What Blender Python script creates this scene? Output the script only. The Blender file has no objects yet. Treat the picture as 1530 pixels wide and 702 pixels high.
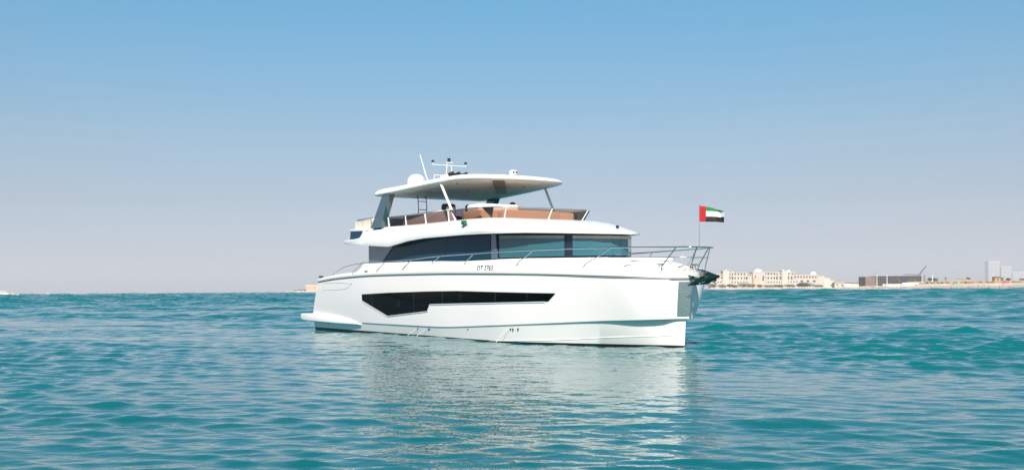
import bpy, bmesh, math, random
import numpy as np
from mathutils import Vector, Matrix, noise as mnoise

scn = bpy.context.scene
col = scn.collection
R = math.radians

# ------------------------------------------------------------------ camera
ROLL = math.atan(0.0066)
cam_d = bpy.data.cameras.new("camera")
cam = bpy.data.objects.new("camera", cam_d)
col.objects.link(cam)
cam.location = (0, 0, 1.6)
cam.rotation_euler = (R(90), ROLL, 0)
cam_d.sensor_width = 36
cam_d.lens = 1600 / 1530 * 36
cam_d.shift_y = 83.1 / 1530
cam_d.clip_end = 40000
cam_d.clip_start = 0.1
scn.camera = cam

# ------------------------------------------------------------------ light
_h, _p = R(57.5), (1.75, 1.15, 1.65)                       # towards the sun: ahead, to starboard and above the yacht
SUN = Vector((_p[0]*math.cos(_h) - _p[1]*math.sin(_h), -_p[0]*math.sin(_h) - _p[1]*math.cos(_h), _p[2])).normalized()
world = bpy.data.worlds.new("World")
scn.world = world
world.use_nodes = True
wn = world.node_tree
bg = wn.nodes["Background"]
sky = wn.nodes.new("ShaderNodeTexSky")
sky.sky_type = 'NISHITA'
sky.sun_disc = False
sky.sun_elevation = math.asin(SUN.z)
sky.sun_rotation = math.atan2(SUN.x, SUN.y)
sky.altitude = 0
sky.air_density = 1.0
sky.dust_density = 1.2
sky.ozone_density = 1.6
tc = wn.nodes.new("ShaderNodeTexCoord"); sx = wn.nodes.new("ShaderNodeSeparateXYZ")
grade = wn.nodes.new("ShaderNodeValToRGB"); mul = wn.nodes.new("ShaderNodeMix")
mul.data_type = 'RGBA'; mul.blend_type = 'MULTIPLY'; mul.inputs[0].default_value = 1.0
stops = [(0.0, (1.18, 1.24, 1.74)), (0.028, (.80, .87, 1.27)), (0.047, (.75, .78, 1.05)), (0.084, (.72, .73, .86)), (0.135, (.71, .81, .87)), (0.26, (.45, 1.0, 1.10)), (0.6, (.50, .95, 1.08))]
el = grade.color_ramp.elements
while len(el) < len(stops): el.new(0.5)
for e_, (p_, c_) in zip(el, stops): e_.position = p_; e_.color = (*c_, 1)
wn.links.new(tc.outputs["Generated"], sx.inputs[0]); wn.links.new(sx.outputs[2], grade.inputs[0])
wn.links.new(sky.outputs[0], mul.inputs[6]); wn.links.new(grade.outputs[0], mul.inputs[7])
wn.links.new(mul.outputs[2], bg.inputs[0])
bg.inputs[1].default_value = 0.073
sun_d = bpy.data.lights.new("sun", 'SUN')
sun_d.energy = 5.0
sun_d.angle = R(0.5)
sun_d.color = (1.0, 0.905, 0.81)
sun = bpy.data.objects.new("sun", sun_d)
col.objects.link(sun)
sun.location = (20, -40, 60)
sun.rotation_euler = (-SUN).to_track_quat('-Z', 'Y').to_euler()

scn.view_settings.view_transform = 'Standard'
scn.view_settings.look = 'None'
scn.view_settings.gamma = 1
scn.view_settings.use_curve_mapping = False
scn.view_settings.exposure = 0.65
scn.render.engine = 'CYCLES'
scn.cycles.use_denoising = True
scn.cycles.max_bounces = 10
scn.cycles.transparent_max_bounces = 12
scn.cycles.caustics_reflective = False
scn.cycles.caustics_refractive = False

# ------------------------------------------------------------------ helpers
def link(o, parent=None):
    col.objects.link(o)
    if parent is not None:
        o.parent = parent
    return o

def tag(o, label=None, cat=None, group=None, kind=None):
    if label: o["label"] = label
    if cat: o["category"] = cat
    if group: o["group"] = group
    if kind: o["kind"] = kind
    return o

def empty(name, loc=(0, 0, 0), rz=0.0):
    o = bpy.data.objects.new(name, None)
    o.empty_display_size = 0.5
    o.location = loc
    o.rotation_euler = (0, 0, rz)
    return link(o)

def obj(name, verts, faces, mat, parent=None, smooth=30, mats=None, fmat=None):
    me = bpy.data.meshes.new(name)
    me.from_pydata([tuple(v) for v in verts], [], [tuple(f) for f in faces])
    for m in (mats or [mat]):
        me.materials.append(m)
    if fmat is not None:
        me.polygons.foreach_set("material_index", fmat)
    bm = bmesh.new(); bm.from_mesh(me)
    bmesh.ops.recalc_face_normals(bm, faces=bm.faces)
    bm.to_mesh(me); bm.free()
    if smooth:
        me.polygons.foreach_set("use_smooth", [True] * len(me.polygons))
        me.set_sharp_from_angle(angle=R(smooth))
    me.update()
    return link(bpy.data.objects.new(name, me), parent)

class MB:
    """collects shapes for one mesh"""
    def __init__(self): self.v = []; self.f = []
    def add(self, v, f):
        o = len(self.v); self.v += [tuple(p) for p in v]
        self.f += [tuple(i + o for i in q) for q in f]; return self
    def box(self, a, b):
        x0, y0, z0 = a; x1, y1, z1 = b
        return self.add([(x0,y0,z0),(x1,y0,z0),(x1,y1,z0),(x0,y1,z0),(x0,y0,z1),(x1,y0,z1),(x1,y1,z1),(x0,y1,z1)],
                 [(0,3,2,1),(4,5,6,7),(0,1,5,4),(1,2,6,5),(2,3,7,6),(3,0,4,7)])
    def bbox(self, a, b, r=0.03, seg=3, M=None):
        bm = bmesh.new()
        bmesh.ops.create_cube(bm, size=1)
        s = [b[i] - a[i] for i in range(3)]; c = [(b[i] + a[i]) / 2 for i in range(3)]
        for v in bm.verts: v.co = Vector((v.co[i] * s[i] + c[i] for i in range(3)))
        r = min(r, min(abs(q) for q in s) * 0.49)
        bmesh.ops.bevel(bm, geom=bm.edges[:], offset=r, segments=seg, profile=0.5, affect='EDGES')
        return self.addbm(bm, M)
    def addbm(self, bm, M=None):
        bm.verts.index_update()
        v = [(M @ q.co) if M else q.co.copy() for q in bm.verts]
        self.add(v, [[q.index for q in f.verts] for f in bm.faces]); bm.free(); return self
    def prism(self, poly, axis, a, b, r=0.0, seg=2):
        """polygon of 2-D points extruded along axis (0 x, 1 y, 2 z) from a to b"""
        bm = bmesh.new()
        def P(p, w):
            q = list(p); q.insert(axis, w); return q
        lo = [bm.verts.new(P(p, a)) for p in poly]; hi = [bm.verts.new(P(p, b)) for p in poly]
        n = len(poly)
        bm.faces.new(lo[::-1]); bm.faces.new(hi)
        for i in range(n): bm.faces.new((lo[i], lo[(i+1) % n], hi[(i+1) % n], hi[i]))
        bmesh.ops.recalc_face_normals(bm, faces=bm.faces)
        if r: bmesh.ops.bevel(bm, geom=bm.edges[:], offset=r, segments=seg, profile=0.5, affect='EDGES')
        return self.addbm(bm)
    def tube(self, pts, r, n=8, r1=None, cap=True):
        pts = [Vector(p) for p in pts]; k = len(pts); base = len(self.v); prev = None
        for i, p in enumerate(pts):
            d = (pts[min(i+1, k-1)] - pts[max(i-1, 0)]).normalized()
            if prev is None:
                u = d.cross(Vector((0, 0, 1)))
                if u.length < 1e-3: u = d.cross(Vector((1, 0, 0)))
            else: u = prev - d * prev.dot(d)
            u.normalize(); prev = u; w = d.cross(u)
            rr = r if r1 is None else r + (r1 - r) * i / (k - 1)
            for j in range(n):
                a = 2 * math.pi * j / n
                self.v.append(tuple(p + (u * math.cos(a) + w * math.sin(a)) * rr))
        for i in range(k - 1):
            for j in range(n):
                self.f.append((base+i*n+j, base+i*n+(j+1) % n, base+(i+1)*n+(j+1) % n, base+(i+1)*n+j))
        if cap:
            self.f.append(tuple(base+j for j in range(n))[::-1]); self.f.append(tuple(base+(k-1)*n+j for j in range(n)))
        return self
    def lathe(self, prof, c=(0, 0, 0), n=20):
        base = len(self.v); k = len(prof)
        for (r, z) in prof:
            for j in range(n):
                a = 2 * math.pi * j / n
                self.v.append((c[0] + r * math.cos(a), c[1] + r * math.sin(a), c[2] + z))
        for i in range(k - 1):
            for j in range(n):
                self.f.append((base+i*n+j, base+i*n+(j+1) % n, base+(i+1)*n+(j+1) % n, base+(i+1)*n+j))
        self.f.append(tuple(base+j for j in range(n))[::-1]); self.f.append(tuple(base+(k-1)*n+j for j in range(n)))
        return self
    def build(self, name, mat, parent=None, smooth=30):
        return obj(name, self.v, self.f, mat, parent, smooth)

def pchip(xs, ys, xq):
    xs = np.asarray(xs, float); ys = np.asarray(ys, float); xq = np.asarray(xq, float)
    h = np.diff(xs); d = np.diff(ys) / h; m = np.zeros_like(ys)
    for i in range(1, len(xs) - 1):
        if d[i-1] * d[i] > 0:
            w1 = 2*h[i] + h[i-1]; w2 = h[i] + 2*h[i-1]
            m[i] = (w1 + w2) / (w1 / d[i-1] + w2 / d[i])
    m[0] = d[0]; m[-1] = d[-1]
    i = np.clip(np.searchsorted(xs, xq) - 1, 0, len(xs) - 2)
    t = (xq - xs[i]) / h[i]
    return ((2*t**3-3*t**2+1)*ys[i] + (t**3-2*t**2+t)*h[i]*m[i] + (-2*t**3+3*t**2)*ys[i+1] + (t**3-t**2)*h[i]*m[i+1])

# ------------------------------------------------------------------ materials
def mat(name, color, rough=0.5, metal=0.0, coat=0.0, spec=0.5, noise=None, bump=None, trans=0.0, emit=None):
    """noise=(scale, amount) varies the base colour; bump=(scale, strength, distance)"""
    m = bpy.data.materials.new(name); m.use_nodes = True
    nt = m.node_tree; b = nt.nodes["Principled BSDF"]
    b.inputs["Base Color"].default_value = (*color, 1)
    b.inputs["Roughness"].default_value = rough
    b.inputs["Metallic"].default_value = metal
    b.inputs["Coat Weight"].default_value = coat
    b.inputs["Coat Roughness"].default_value = 0.04
    b.inputs["Specular IOR Level"].default_value = spec
    if noise or bump:
        tc = nt.nodes.new("ShaderNodeTexCoord")
    if noise:
        n = nt.nodes.new("ShaderNodeTexNoise"); n.inputs["Scale"].default_value = noise[0]; n.inputs["Detail"].default_value = 5
        nt.links.new(tc.outputs["Object"], n.inputs["Vector"])
        r = nt.nodes.new("ShaderNodeValToRGB"); r.color_ramp.elements[0].position = 0.3; r.color_ramp.elements[1].position = 0.7
        k = noise[1]
        r.color_ramp.elements[0].color = (*[c * (1 - k) for c in color], 1)
        r.color_ramp.elements[1].color = (*[min(1, c * (1 + k)) for c in color], 1)
        nt.links.new(n.outputs[0], r.inputs[0]); nt.links.new(r.outputs[0], b.inputs["Base Color"])
    if bump:
        n = nt.nodes.new("ShaderNodeTexNoise"); n.inputs["Scale"].default_value = bump[0]; n.inputs["Detail"].default_value = 3
        nt.links.new(tc.outputs["Object"], n.inputs["Vector"])
        bp = nt.nodes.new("ShaderNodeBump"); bp.inputs["Strength"].default_value = bump[1]; bp.inputs["Distance"].default_value = bump[2]
        nt.links.new(n.outputs[0], bp.inputs["Height"]); nt.links.new(bp.outputs[0], b.inputs["Normal"])
    return m

def tinted(name, color, rough=0.02, gloss=1.0):
    """thin see-through tinted pane with a clear reflection"""
    m = bpy.data.materials.new(name); m.use_nodes = True
    nt = m.node_tree; nt.nodes.clear()
    out = nt.nodes.new("ShaderNodeOutputMaterial"); mx = nt.nodes.new("ShaderNodeMixShader")
    t = nt.nodes.new("ShaderNodeBsdfTransparent"); t.inputs[0].default_value = (*color, 1)
    g = nt.nodes.new("ShaderNodeBsdfGlossy"); g.inputs["Roughness"].default_value = rough
    f = nt.nodes.new("ShaderNodeFresnel"); f.inputs[0].default_value = 1.45
    nt.links.new(f.outputs[0], mx.inputs[0]); nt.links.new(t.outputs[0], mx.inputs[1]); nt.links.new(g.outputs[0], mx.inputs[2])
    nt.links.new(mx.outputs[0], out.inputs[0])
    return m

M = {}
M['gel'] = mat("white_gelcoat", (0.82, 0.80, 0.785), 0.25, coat=0.2, noise=(0.35, 0.015))
M['hull'] = mat("hull_gelcoat", (0.83, 0.78, 0.765), 0.2, coat=0.25, noise=(0.3, 0.02))
M['cream'] = mat("cream_upholstery", (0.68, 0.60, 0.50), 0.75, bump=(60, .2, .01))
M['tan'] = mat("tan_upholstery", (0.52, 0.40, 0.31), 0.7, bump=(60, .2, .01))
M['teak'] = mat("teak_deck", (0.42, 0.28, 0.16), 0.7, noise=(6, .2))
M['antifoul'] = mat("black_antifoul", (0.012, 0.013, 0.015), 0.45)
M['darkglass'] = mat("black_hull_glass", (0.0015, 0.003, 0.004), 0.04, spec=0.04)
M['blueglass'] = mat("blue_tinted_glass", (0.004, 0.045, 0.085), 0.03, spec=0.1)
M['tealglass'] = mat("teal_tinted_glass", (0.022, 0.105, 0.135), 0.03, coat=0.4)
M['greyglass'] = mat("grey_blue_glass", (0.07, 0.12, 0.17), 0.05, coat=0.5)
M['frame'] = mat("dark_navy_frame", (0.010, 0.016, 0.032), 0.25)
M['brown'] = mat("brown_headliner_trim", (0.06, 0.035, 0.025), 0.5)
M['blind'] = mat("beige_blind", (0.34, 0.30, 0.24), 0.6)
M['steel'] = mat("polished_steel", (0.62, 0.60, 0.58), 0.12, metal=1.0)
M['plate'] = mat("brushed_steel_plate", (0.52, 0.55, 0.54), 0.22, metal=0.9, bump=(14, .25, .02))
M['alu'] = mat("white_painted_alloy", (0.75, 0.75, 0.75), 0.3)
M['black'] = mat("black_plastic", (0.012, 0.012, 0.014), 0.4)
M['darkgrey'] = mat("dark_grey_leather", (0.03, 0.034, 0.045), 0.55)
M['pillar'] = mat("gloss_slate_pillar", (0.025, 0.085, 0.11), 0.08, coat=0.8)
M['text'] = mat("black_lettering", (0.008, 0.008, 0.01), 0.5)
M['rubline'] = mat("grey_seam_and_shadow", (0.22, 0.22, 0.22), 0.5)  # also colours the painted shadow under the rub rail
M['greenlamp'] = mat("green_lens", (0.0, 0.14, 0.07), 0.1)
M['anchor'] = mat("dark_green_anchor_paint", (0.003, 0.016, 0.009), 0.3, coat=0.3)
M['roofpatch'] = mat("brown_roof_patch", (0.20, 0.13, 0.07), 0.4)
M['spray'] = mat("white_running_water", (0.75, 0.80, 0.80), 0.2)
M['smoke'] = tinted("brown_smoked_acrylic", (0.30, 0.22, 0.24))
M['amber'] = tinted("amber_tinted_acrylic", (0.54, 0.36, 0.28))
M['clear'] = tinted("clear_acrylic", (0.85, 0.82, 0.78))

# ------------------------------------------------------------------ sea
def build_sea():
    rng = np.random.default_rng(11)
    ox, oy = 0.0, -3.0
    rr = [4.0]
    while rr[-1] < 12000:
        r = rr[-1]; rr.append(r * (1.0042 if r < 2800 else 1.012 if r < 3000 else 1.05))
    rr = np.array(rr)
    half = R(38)
    dense = np.linspace(-half, half, 901)
    coarse = np.linspace(half, 2*math.pi - half, 70)[1:-1]
    th = np.concatenate([dense, coarse]); nt = len(th); nr = len(rr)
    RR, TT = np.meshgrid(rr, th, indexing='ij')
    X = ox + RR * np.sin(TT); Y = oy + RR * np.cos(TT)
    dth = np.full(nt, dense[1] - dense[0]); dth[901:] = 0.08; dth[0] = dth[900] = 0.02
    drr = np.gradient(rr)
    sp = np.maximum(drr[:, None] * 0.9, RR * dth[None, :]).astype(np.float32)
    X = X.astype(np.float32); Y = Y.astype(np.float32)
    Z = np.zeros_like(X); DX = np.zeros_like(X); DY = np.zeros_like(X)
    # calmer and rougher patches
    patch = np.zeros_like(X)
    for k in range(10):
        l = rng.uniform(9, 45); a = rng.uniform(0, 2*math.pi)
        patch += np.sin(2*np.pi/l*(X*math.cos(a)*0.55 + Y*math.sin(a)*1.4) + rng.uniform(0, 6.28))
    patch = np.clip(1.0 + 0.20*patch, 0.5, 1.6)
    lee = np.exp(-(((X + 0.6 + 0.30*(Y - 27))/8.2)**2 + ((Y - 23)/13)**2))           # calmer water under the yacht's side
    patch *= 1 - 0.74*lee
    lam = np.geomspace(0.16, 50, 104)
    for i, l in enumerate(lam):
        l *= rng.uniform(0.93, 1.07)
        spread = 26 if l > 3 else 29
        a = R(-100) + R(rng.normal(0, spread*.8))                # travels towards the viewer
        k = 2*math.pi/l
        slope = 0.058 if l < 0.35 else 0.068 if l < 0.8 else 0.032 if l < 1.4 else 0.018 if l < 2.6 else 0.008 if l < 6 else 0.0040
        amp = slope / k
        w = np.clip((l / sp - 2.6) / 2.4, 0, 1)
        w = w * (patch if l < 4 else np.clip(patch, .6, 1.2))
        ph = k*(X*math.cos(a) + Y*math.sin(a)) + rng.uniform(0, 6.28)
        t_ = np.clip((RR - 35)/160, 0, 1)*np.clip(9 - l/sp, 0, 1)
        far = 1 + t_*(np.where(RR > 0, (0.088 if l < 15 else 0.045)/slope, 0) - 1)
        aw = (amp * w * far).astype(np.float32)
        s, c = np.sin(ph), np.cos(ph)
        Z += aw*c; DX -= 0.95*aw*math.cos(a)*s; DY -= 0.95*aw*math.sin(a)*s
    # a few steeper wakes rolling in to the right of the bow
    for wx, wy, hl, hh, tl in ((8.6, 41.5, 1.6, .23, .05), (11.0, 42.4, .9, .17, -.05), (14.9, 36.6, 1.8, .19, .03), (19.2, 36.4, .8, .12, 0), (-17, 27, 3.2, .07, .04), (-9.5, 15.5, 2.4, .05, -.03), (3.2, 13.2, 2.2, .055, .03)):
        u_ = X - wx; v_ = Y - wy - tl*u_ - .12*np.sin(u_*1.7+wx)
        Z += (hh*np.exp(-(u_/hl)**2 - (v_/.30)**2)*(1 + .35*np.sin(u_*2.9+wy))).astype(np.float32)
    X = X + DX; Y = Y + DY
    co = np.stack([X, Y, Z], -1).reshape(-1, 3)
    co = np.concatenate([co, [[ox, oy, 0]]]).astype(np.float32)
    i, j = np.meshgrid(np.arange(nr-1), np.arange(nt), indexing='ij')
    j2 = (j+1) % nt
    q = np.stack([i*nt+j, (i+1)*nt+j, (i+1)*nt+j2, i*nt+j2], -1).reshape(-1, 4)
    c0 = len(co)-1
    jj = np.arange(nt)
    tri = np.stack([np.full(nt, c0), jj, (jj+1) % nt], -1)
    me = bpy.data.meshes.new("sea")
    me.vertices.add(len(co)); me.vertices.foreach_set("co", co.ravel())
    nl = q.size + tri.size
    me.loops.add(nl); me.loops.foreach_set("vertex_index", np.concatenate([q.ravel(), tri.ravel()]).astype(np.int32))
    me.polygons.add(len(q)+len(tri))
    st = np.concatenate([np.arange(len(q))*4, q.size + np.arange(len(tri))*3]).astype(np.int32)
    me.polygons.foreach_set("loop_start", st)
    me.polygons.foreach_set("use_smooth", np.ones(len(st), bool))
    me.update(calc_edges=True)
    m = bpy.data.materials.new("sea_water"); m.use_nodes = True
    nt_ = m.node_tree; b = nt_.nodes["Principled BSDF"]
    b.inputs["Base Color"].default_value = (0.0, 0.145, 0.165, 1)
    b.inputs["Roughness"].default_value = 0.015
    b.inputs["IOR"].default_value = 1.333; b.inputs["Specular IOR Level"].default_value = 0.43
    tc = nt_.nodes.new("ShaderNodeTexCoord")
    big = nt_.nodes.new("ShaderNodeTexNoise"); big.inputs["Scale"].default_value = 0.03; big.inputs["Detail"].default_value = 3
    nt_.links.new(tc.outputs["Object"], big.inputs["Vector"])
    rp = nt_.nodes.new("ShaderNodeValToRGB")
    rp.color_ramp.elements[0].color = (0.0, 0.092, 0.100, 1); rp.color_ramp.elements[0].position = 0.35
    rp.color_ramp.elements[1].color = (0.0, 0.118, 0.126, 1); rp.color_ramp.elements[1].position = 0.65
    nt_.links.new(big.outputs[0], rp.inputs[0]); nt_.links.new(rp.outputs[0], b.inputs["Base Color"])
    mp = nt_.nodes.new("ShaderNodeMapping"); mp.inputs["Scale"].default_value = (4.5, 6.5, 5)
    nt_.links.new(tc.outputs["Object"], mp.inputs["Vector"])
    n = nt_.nodes.new("ShaderNodeTexNoise"); n.inputs["Scale"].default_value = 1.0; n.inputs["Detail"].default_value = 1.5
    nt_.links.new(mp.outputs[0], n.inputs["Vector"])
    bp = nt_.nodes.new("ShaderNodeBump"); bp.inputs["Strength"].default_value = 0.5; bp.inputs["Distance"].default_value = 0.022
    # chop too short for the mesh far out, so it is carried by the bump there
    ln = nt_.nodes.new("ShaderNodeVectorMath"); ln.operation = 'LENGTH'; nt_.links.new(tc.outputs["Object"], ln.inputs[0])
    mr = nt_.nodes.new("ShaderNodeMapRange"); mr.inputs[1].default_value = 30; mr.inputs[2].default_value = 220; mr.inputs[3].default_value = 0.0; mr.inputs[4].default_value = 1.0
    nt_.links.new(ln.outputs["Value"], mr.inputs[0])
    mp2 = nt_.nodes.new("ShaderNodeMapping"); mp2.inputs["Scale"].default_value = (0.45, 1.05, 1)
    nt_.links.new(tc.outputs["Object"], mp2.inputs["Vector"])
    n2 = nt_.nodes.new("ShaderNodeTexNoise"); n2.inputs["Scale"].default_value = 1.0; n2.inputs["Detail"].default_value = 2
    nt_.links.new(mp2.outputs[0], n2.inputs["Vector"])
    bp2 = nt_.nodes.new("ShaderNodeBump"); bp2.inputs["Distance"].default_value = 0.40
    nt_.links.new(mr.outputs[0], bp2.inputs["Strength"]); nt_.links.new(n2.outputs[0], bp2.inputs["Height"]); nt_.links.new(bp2.outputs[0], bp.inputs["Normal"])
    nt_.links.new(n.outputs[0], bp.inputs["Height"]); nt_.links.new(bp.outputs[0], b.inputs["Normal"])
    me.materials.append(m)
    o = link(bpy.data.objects.new("sea", me))
    return tag(o, "rippled turquoise sea reaching to the horizon", None, kind="structure")
build_sea()

# ------------------------------------------------------------------ yacht
# local axes: x forward, y to port, z up from the waterline; s is the distance to starboard (-y)
TH = R(57.5)
A = Vector((math.cos(TH), -math.sin(TH), 0))
bow = Vector((4.7936, 29.9085, 0))
ORG = bow - A * 23.0
yacht = empty("motor_yacht", ORG, -TH)
tag(yacht, "large white flybridge motor yacht with black hull windows, afloat on the turquoise sea", "yacht")
def B(x, s, z): return (x, -s, z)

U = np.arange(11)
LINES = {
 'keel':  ([2.6, 5.5, 9, 13.4, 17, 19.5, 21.0, 21.7, 22.2, 22.6, 22.85], [0.0]*11, [-.9]*9 + [-.8, -.6]),
 'low':   ([2.1, 5.5, 9, 13.4, 17, 19.5, 21.1, 21.85, 22.35, 22.7, 22.92], [2.05, 2.15, 2.25, 2.3, 2.1, 1.5, .85, .48, .24, .08, 0], [-.3]*11),
 'wl':    ([2.0, 5.5, 9, 13.4, 17, 19.5, 21.15, 22, 22.5, 22.85, 23.02], [2.40, 2.50, 2.59, 2.66, 2.48, 1.94, 1.14, .66, .34, .11, 0], [0]*11),
 'chin':  ([2.0, 5.5, 9, 13.4, 17, 19.5, 21.4, 22.25, 22.7, 22.96, 23.08], [2.49, 2.60, 2.69, 2.76, 2.595, 2.12, 1.37, .80, .38, .13, 0], [.47, .41, .38, .38, .50, .61, .705, .735, .755, .76, .76]),
 'chout': ([2.0, 5.5, 9, 13.4, 17, 19.5, 21.4, 22.3, 22.78, 22.98, 23.21], [2.52, 2.63, 2.72, 2.79, 2.63, 2.17, 1.46, .98, .56, .26, 0], [.49, .43, .40, .40, .52, .635, .73, .76, .78, .79, .79]),
 'rail':  ([3.0, 5.5, 9, 13.4, 17, 19.5, 21.4, 22.4, 22.9, 23.11, 23.35], [2.66, 2.75, 2.8, 2.8, 2.68, 2.36, 1.87, 1.42, .82, .30, 0], [2.04, 2.16, 2.22, 2.20, 2.145, 2.09, 2.02, 1.98, 1.94, 1.92, 1.92]),
}
UQ = np.concatenate([np.linspace(0, 9, 91), np.linspace(9, 10, 7)[1:]])
LQ = {k: np.stack([pchip(U, c, UQ) for c in v], -1) for k, v in LINES.items()}
def hull_ring(i):
    ring = [LQ['keel'][i], LQ['low'][i], LQ['wl'][i], LQ['chin'][i], LQ['chout'][i]]
    a, b = LQ['chout'][i], LQ['rail'][i]
    for q in (0.06, 0.25, 0.5, 0.75, 0.94, 1.0):
        p = a + (b - a) * q
        p = p.copy(); p[1] += 0.035 * math.sin(math.pi * q) * min(1, p[1] / 0.6)
        ring.append(p)
    return ring
def loft(rings, mirror=True, cap0=False):
    n = len(rings[0]); v = []; f = []
    for sgn in ((1, -1) if mirror else (1,)):
        o = len(v)
        for r in rings:
            v += [(p[0], -sgn * p[1], p[2]) for p in r]
        for i in range(len(rings) - 1):
            for j in range(n - 1):
                f.append((o+i*n+j, o+i*n+j+1, o+(i+1)*n+j+1, o+(i+1)*n+j))
    if cap0:
        o = len(rings) * n
        for j in range(n - 1): f.append((j, j+1, o+j+1, o+j))
    return v, f
def weld(name, v, f, m, parent, smooth=30, dist=1e-4):
    o = obj(name, v, f, m, parent, 0)
    bm = bmesh.new(); bm.from_mesh(o.data)
    bmesh.ops.remove_doubles(bm, verts=bm.verts, dist=dist)
    bmesh.ops.recalc_face_normals(bm, faces=bm.faces)
    bm.to_mesh(o.data); bm.free()
    o.data.polygons.foreach_set("use_smooth", [True]*len(o.data.polygons))
    o.data.set_sharp_from_angle(angle=R(smooth))
    return o
rings = [hull_ring(i) for i in range(len(UQ))]
v, f = loft(rings, cap0=True)
hull = weld("hull", v, f, M['hull'], yacht, 22)

# starboard surface of the topsides at (x, z)
RX, RS, RZ = LQ['rail'].T; CXx, CS, CZ = LQ['chout'].T
def rail_s(x): return float(np.interp(x, RX, RS))
def rail_z(x): return float(np.interp(x, RX, RZ))
def hull_s(x, z):
    a, b = float(np.interp(x, CXx, CS)), rail_s(x); za, zb = float(np.interp(x, CXx, CZ)), rail_z(x)
    q = (z - za) / (zb - za); q = max(0, min(1, q))
    return a + (b - a) * q + 0.035 * math.sin(math.pi * q)

# black boot stripe just above the water
bv, bf = [], []
idx = [i for i in range(len(UQ))]
rr_ = []
for i in idx:
    w, c = LQ['wl'][i], LQ['chin'][i]; lo = LQ['low'][i]
    zt = float(np.interp(w[0], [2, 9, 13, 16.5, 18, 19.5, 21, 23.1], [.09, .08, .07, .04, .035, .05, .05, .04]))
    q = zt / c[2]
    t = w + (c - w) * q; k = w + (lo - w) * 0.5
    e = 0.008
    rr_.append([(k[0]+e*.5, k[1]+e, k[2]), (w[0]+e*.5, w[1]+e, w[2]), (t[0]+e*.5, t[1]+e, t[2]), (t[0], max(0, t[1]-.01), t[2]+.002)])
v, f = loft(rr_)
obj("boot_stripe", v, f, M['antifoul'], hull)

# spray rail running up the bow
def band(name, path, h, t, m, parent):
    """slim moulding following a list of (x, s, z) on both sides"""
    r = [[(x, s - .03, z + h), (x, s + t, z + h*.6), (x, s + t, z), (x, s - .03, z - .01)] for x, s, z in path]
    v, f = loft(r); return obj(name, v, f, m, parent, 40)
path = []
for u in np.linspace(3.9, 9.7, 40):
    w = np.array([float(pchip(U, c, [u])[0]) for c in LINES['wl']]); c_ = np.array([float(pchip(U, c, [u])[0]) for c in LINES['chin']])
    q = float(np.interp(u, [3.9, 6, 9.7], [.04, .35, .45]))
    path.append(tuple(w + (c_ - w) * q))
band("spray_rail", path, .016, .016, M['hull'], hull)

# rub rail over a grey line painted for its shadow
rub = [(RX[i], RS[i], RZ[i]) for i in range(len(UQ))]
v, f = loft([[(x, s - .06, z - .012), (x + .03*(s < .5), s + .035, z - .008), (x + .05*(s < .5), s + .05, z + .03), (x + .05*(s < .5), s + .045, z + .085), (x, s - .08, z + .10)] for x, s, z in rub])
weld("rub_rail", v, f, M['gel'], hull, 40)
v, f = loft([[(x, s - .02, z - .055), (x + .02*(s < .5), s + .012, z - .05), (x + .02*(s < .5), s + .012, z - .014), (x, s - .02, z - .012)] for x, s, z in rub])
weld("shadow_line", v, f, M['rubline'], hull, 40)

# hull window band
wtop = lambda x: float(np.interp(x, [7.7, 10, 13, 15.1, 19.94], [1.50, 1.555, 1.595, 1.605, 1.515]))
wbot = lambda x: float(np.interp(x, [7.64, 7.72, 9.88, 13.1, 13.3, 19.62, 19.94], [1.26, 1.24, .70, .92, 1.16, 1.275, 1.514]))
xs = sorted(set([7.66, 9.88, 13.1, 13.3, 19.62, 19.92] + list(np.linspace(7.7, 19.9, 60))))
wv, wf = [], []
for x in xs:
    a, b = wbot(x), wtop(x)
    for q in np.linspace(0, 1, 5):
        z = a + (b-a)*q; wv.append(B(x, hull_s(x, z) + .010, z))
for i in range(len(xs)-1):
    for j in range(4): wf.append((i*5+j, (i+1)*5+j, (i+1)*5+j+1, i*5+j+1))
n0 = len(wv)
wv += [(p[0], -p[1], p[2]) for p in wv]; wf += [tuple(k+n0 for k in q) for q in wf]
band_o = obj("hull_window", wv, wf, M['darkglass'], hull)
# white bevelled reveal under the window and pane joints
e = MB()
for sg in (1, -1):
    pts = [(x, wbot(x) - .012) for x in xs if 7.66 <= x <= 19.6]
    e.tube([(x, -sg*(hull_s(x, z)+.012), z) for x, z in pts], .013, 6)
e.build("window_reveal", M['gel'], band_o)
for x in (8.6, 12.1, 14.2, 17.3):
    for sg in (1, -1):
        MB().tube([(x, -sg*(hull_s(x, z)+.012), z) for z in np.linspace(wbot(x)+.01, wtop(x)-.01, 4)], .005, 5).build("pane_joint", M['darkgrey'], band_o)
for x, z in ((10.9, 1.17), (15.3, 1.40), (18.7, 1.40)):
    for sg in (1, -1):
        MB().tube([(x+.11*math.cos(a), -sg*(hull_s(x, z)+.013), z+.10*math.sin(a)) for a in np.linspace(0, 2*math.pi, 17)], .005, 5).build("porthole_ring", M['black'], band_o)

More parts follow.
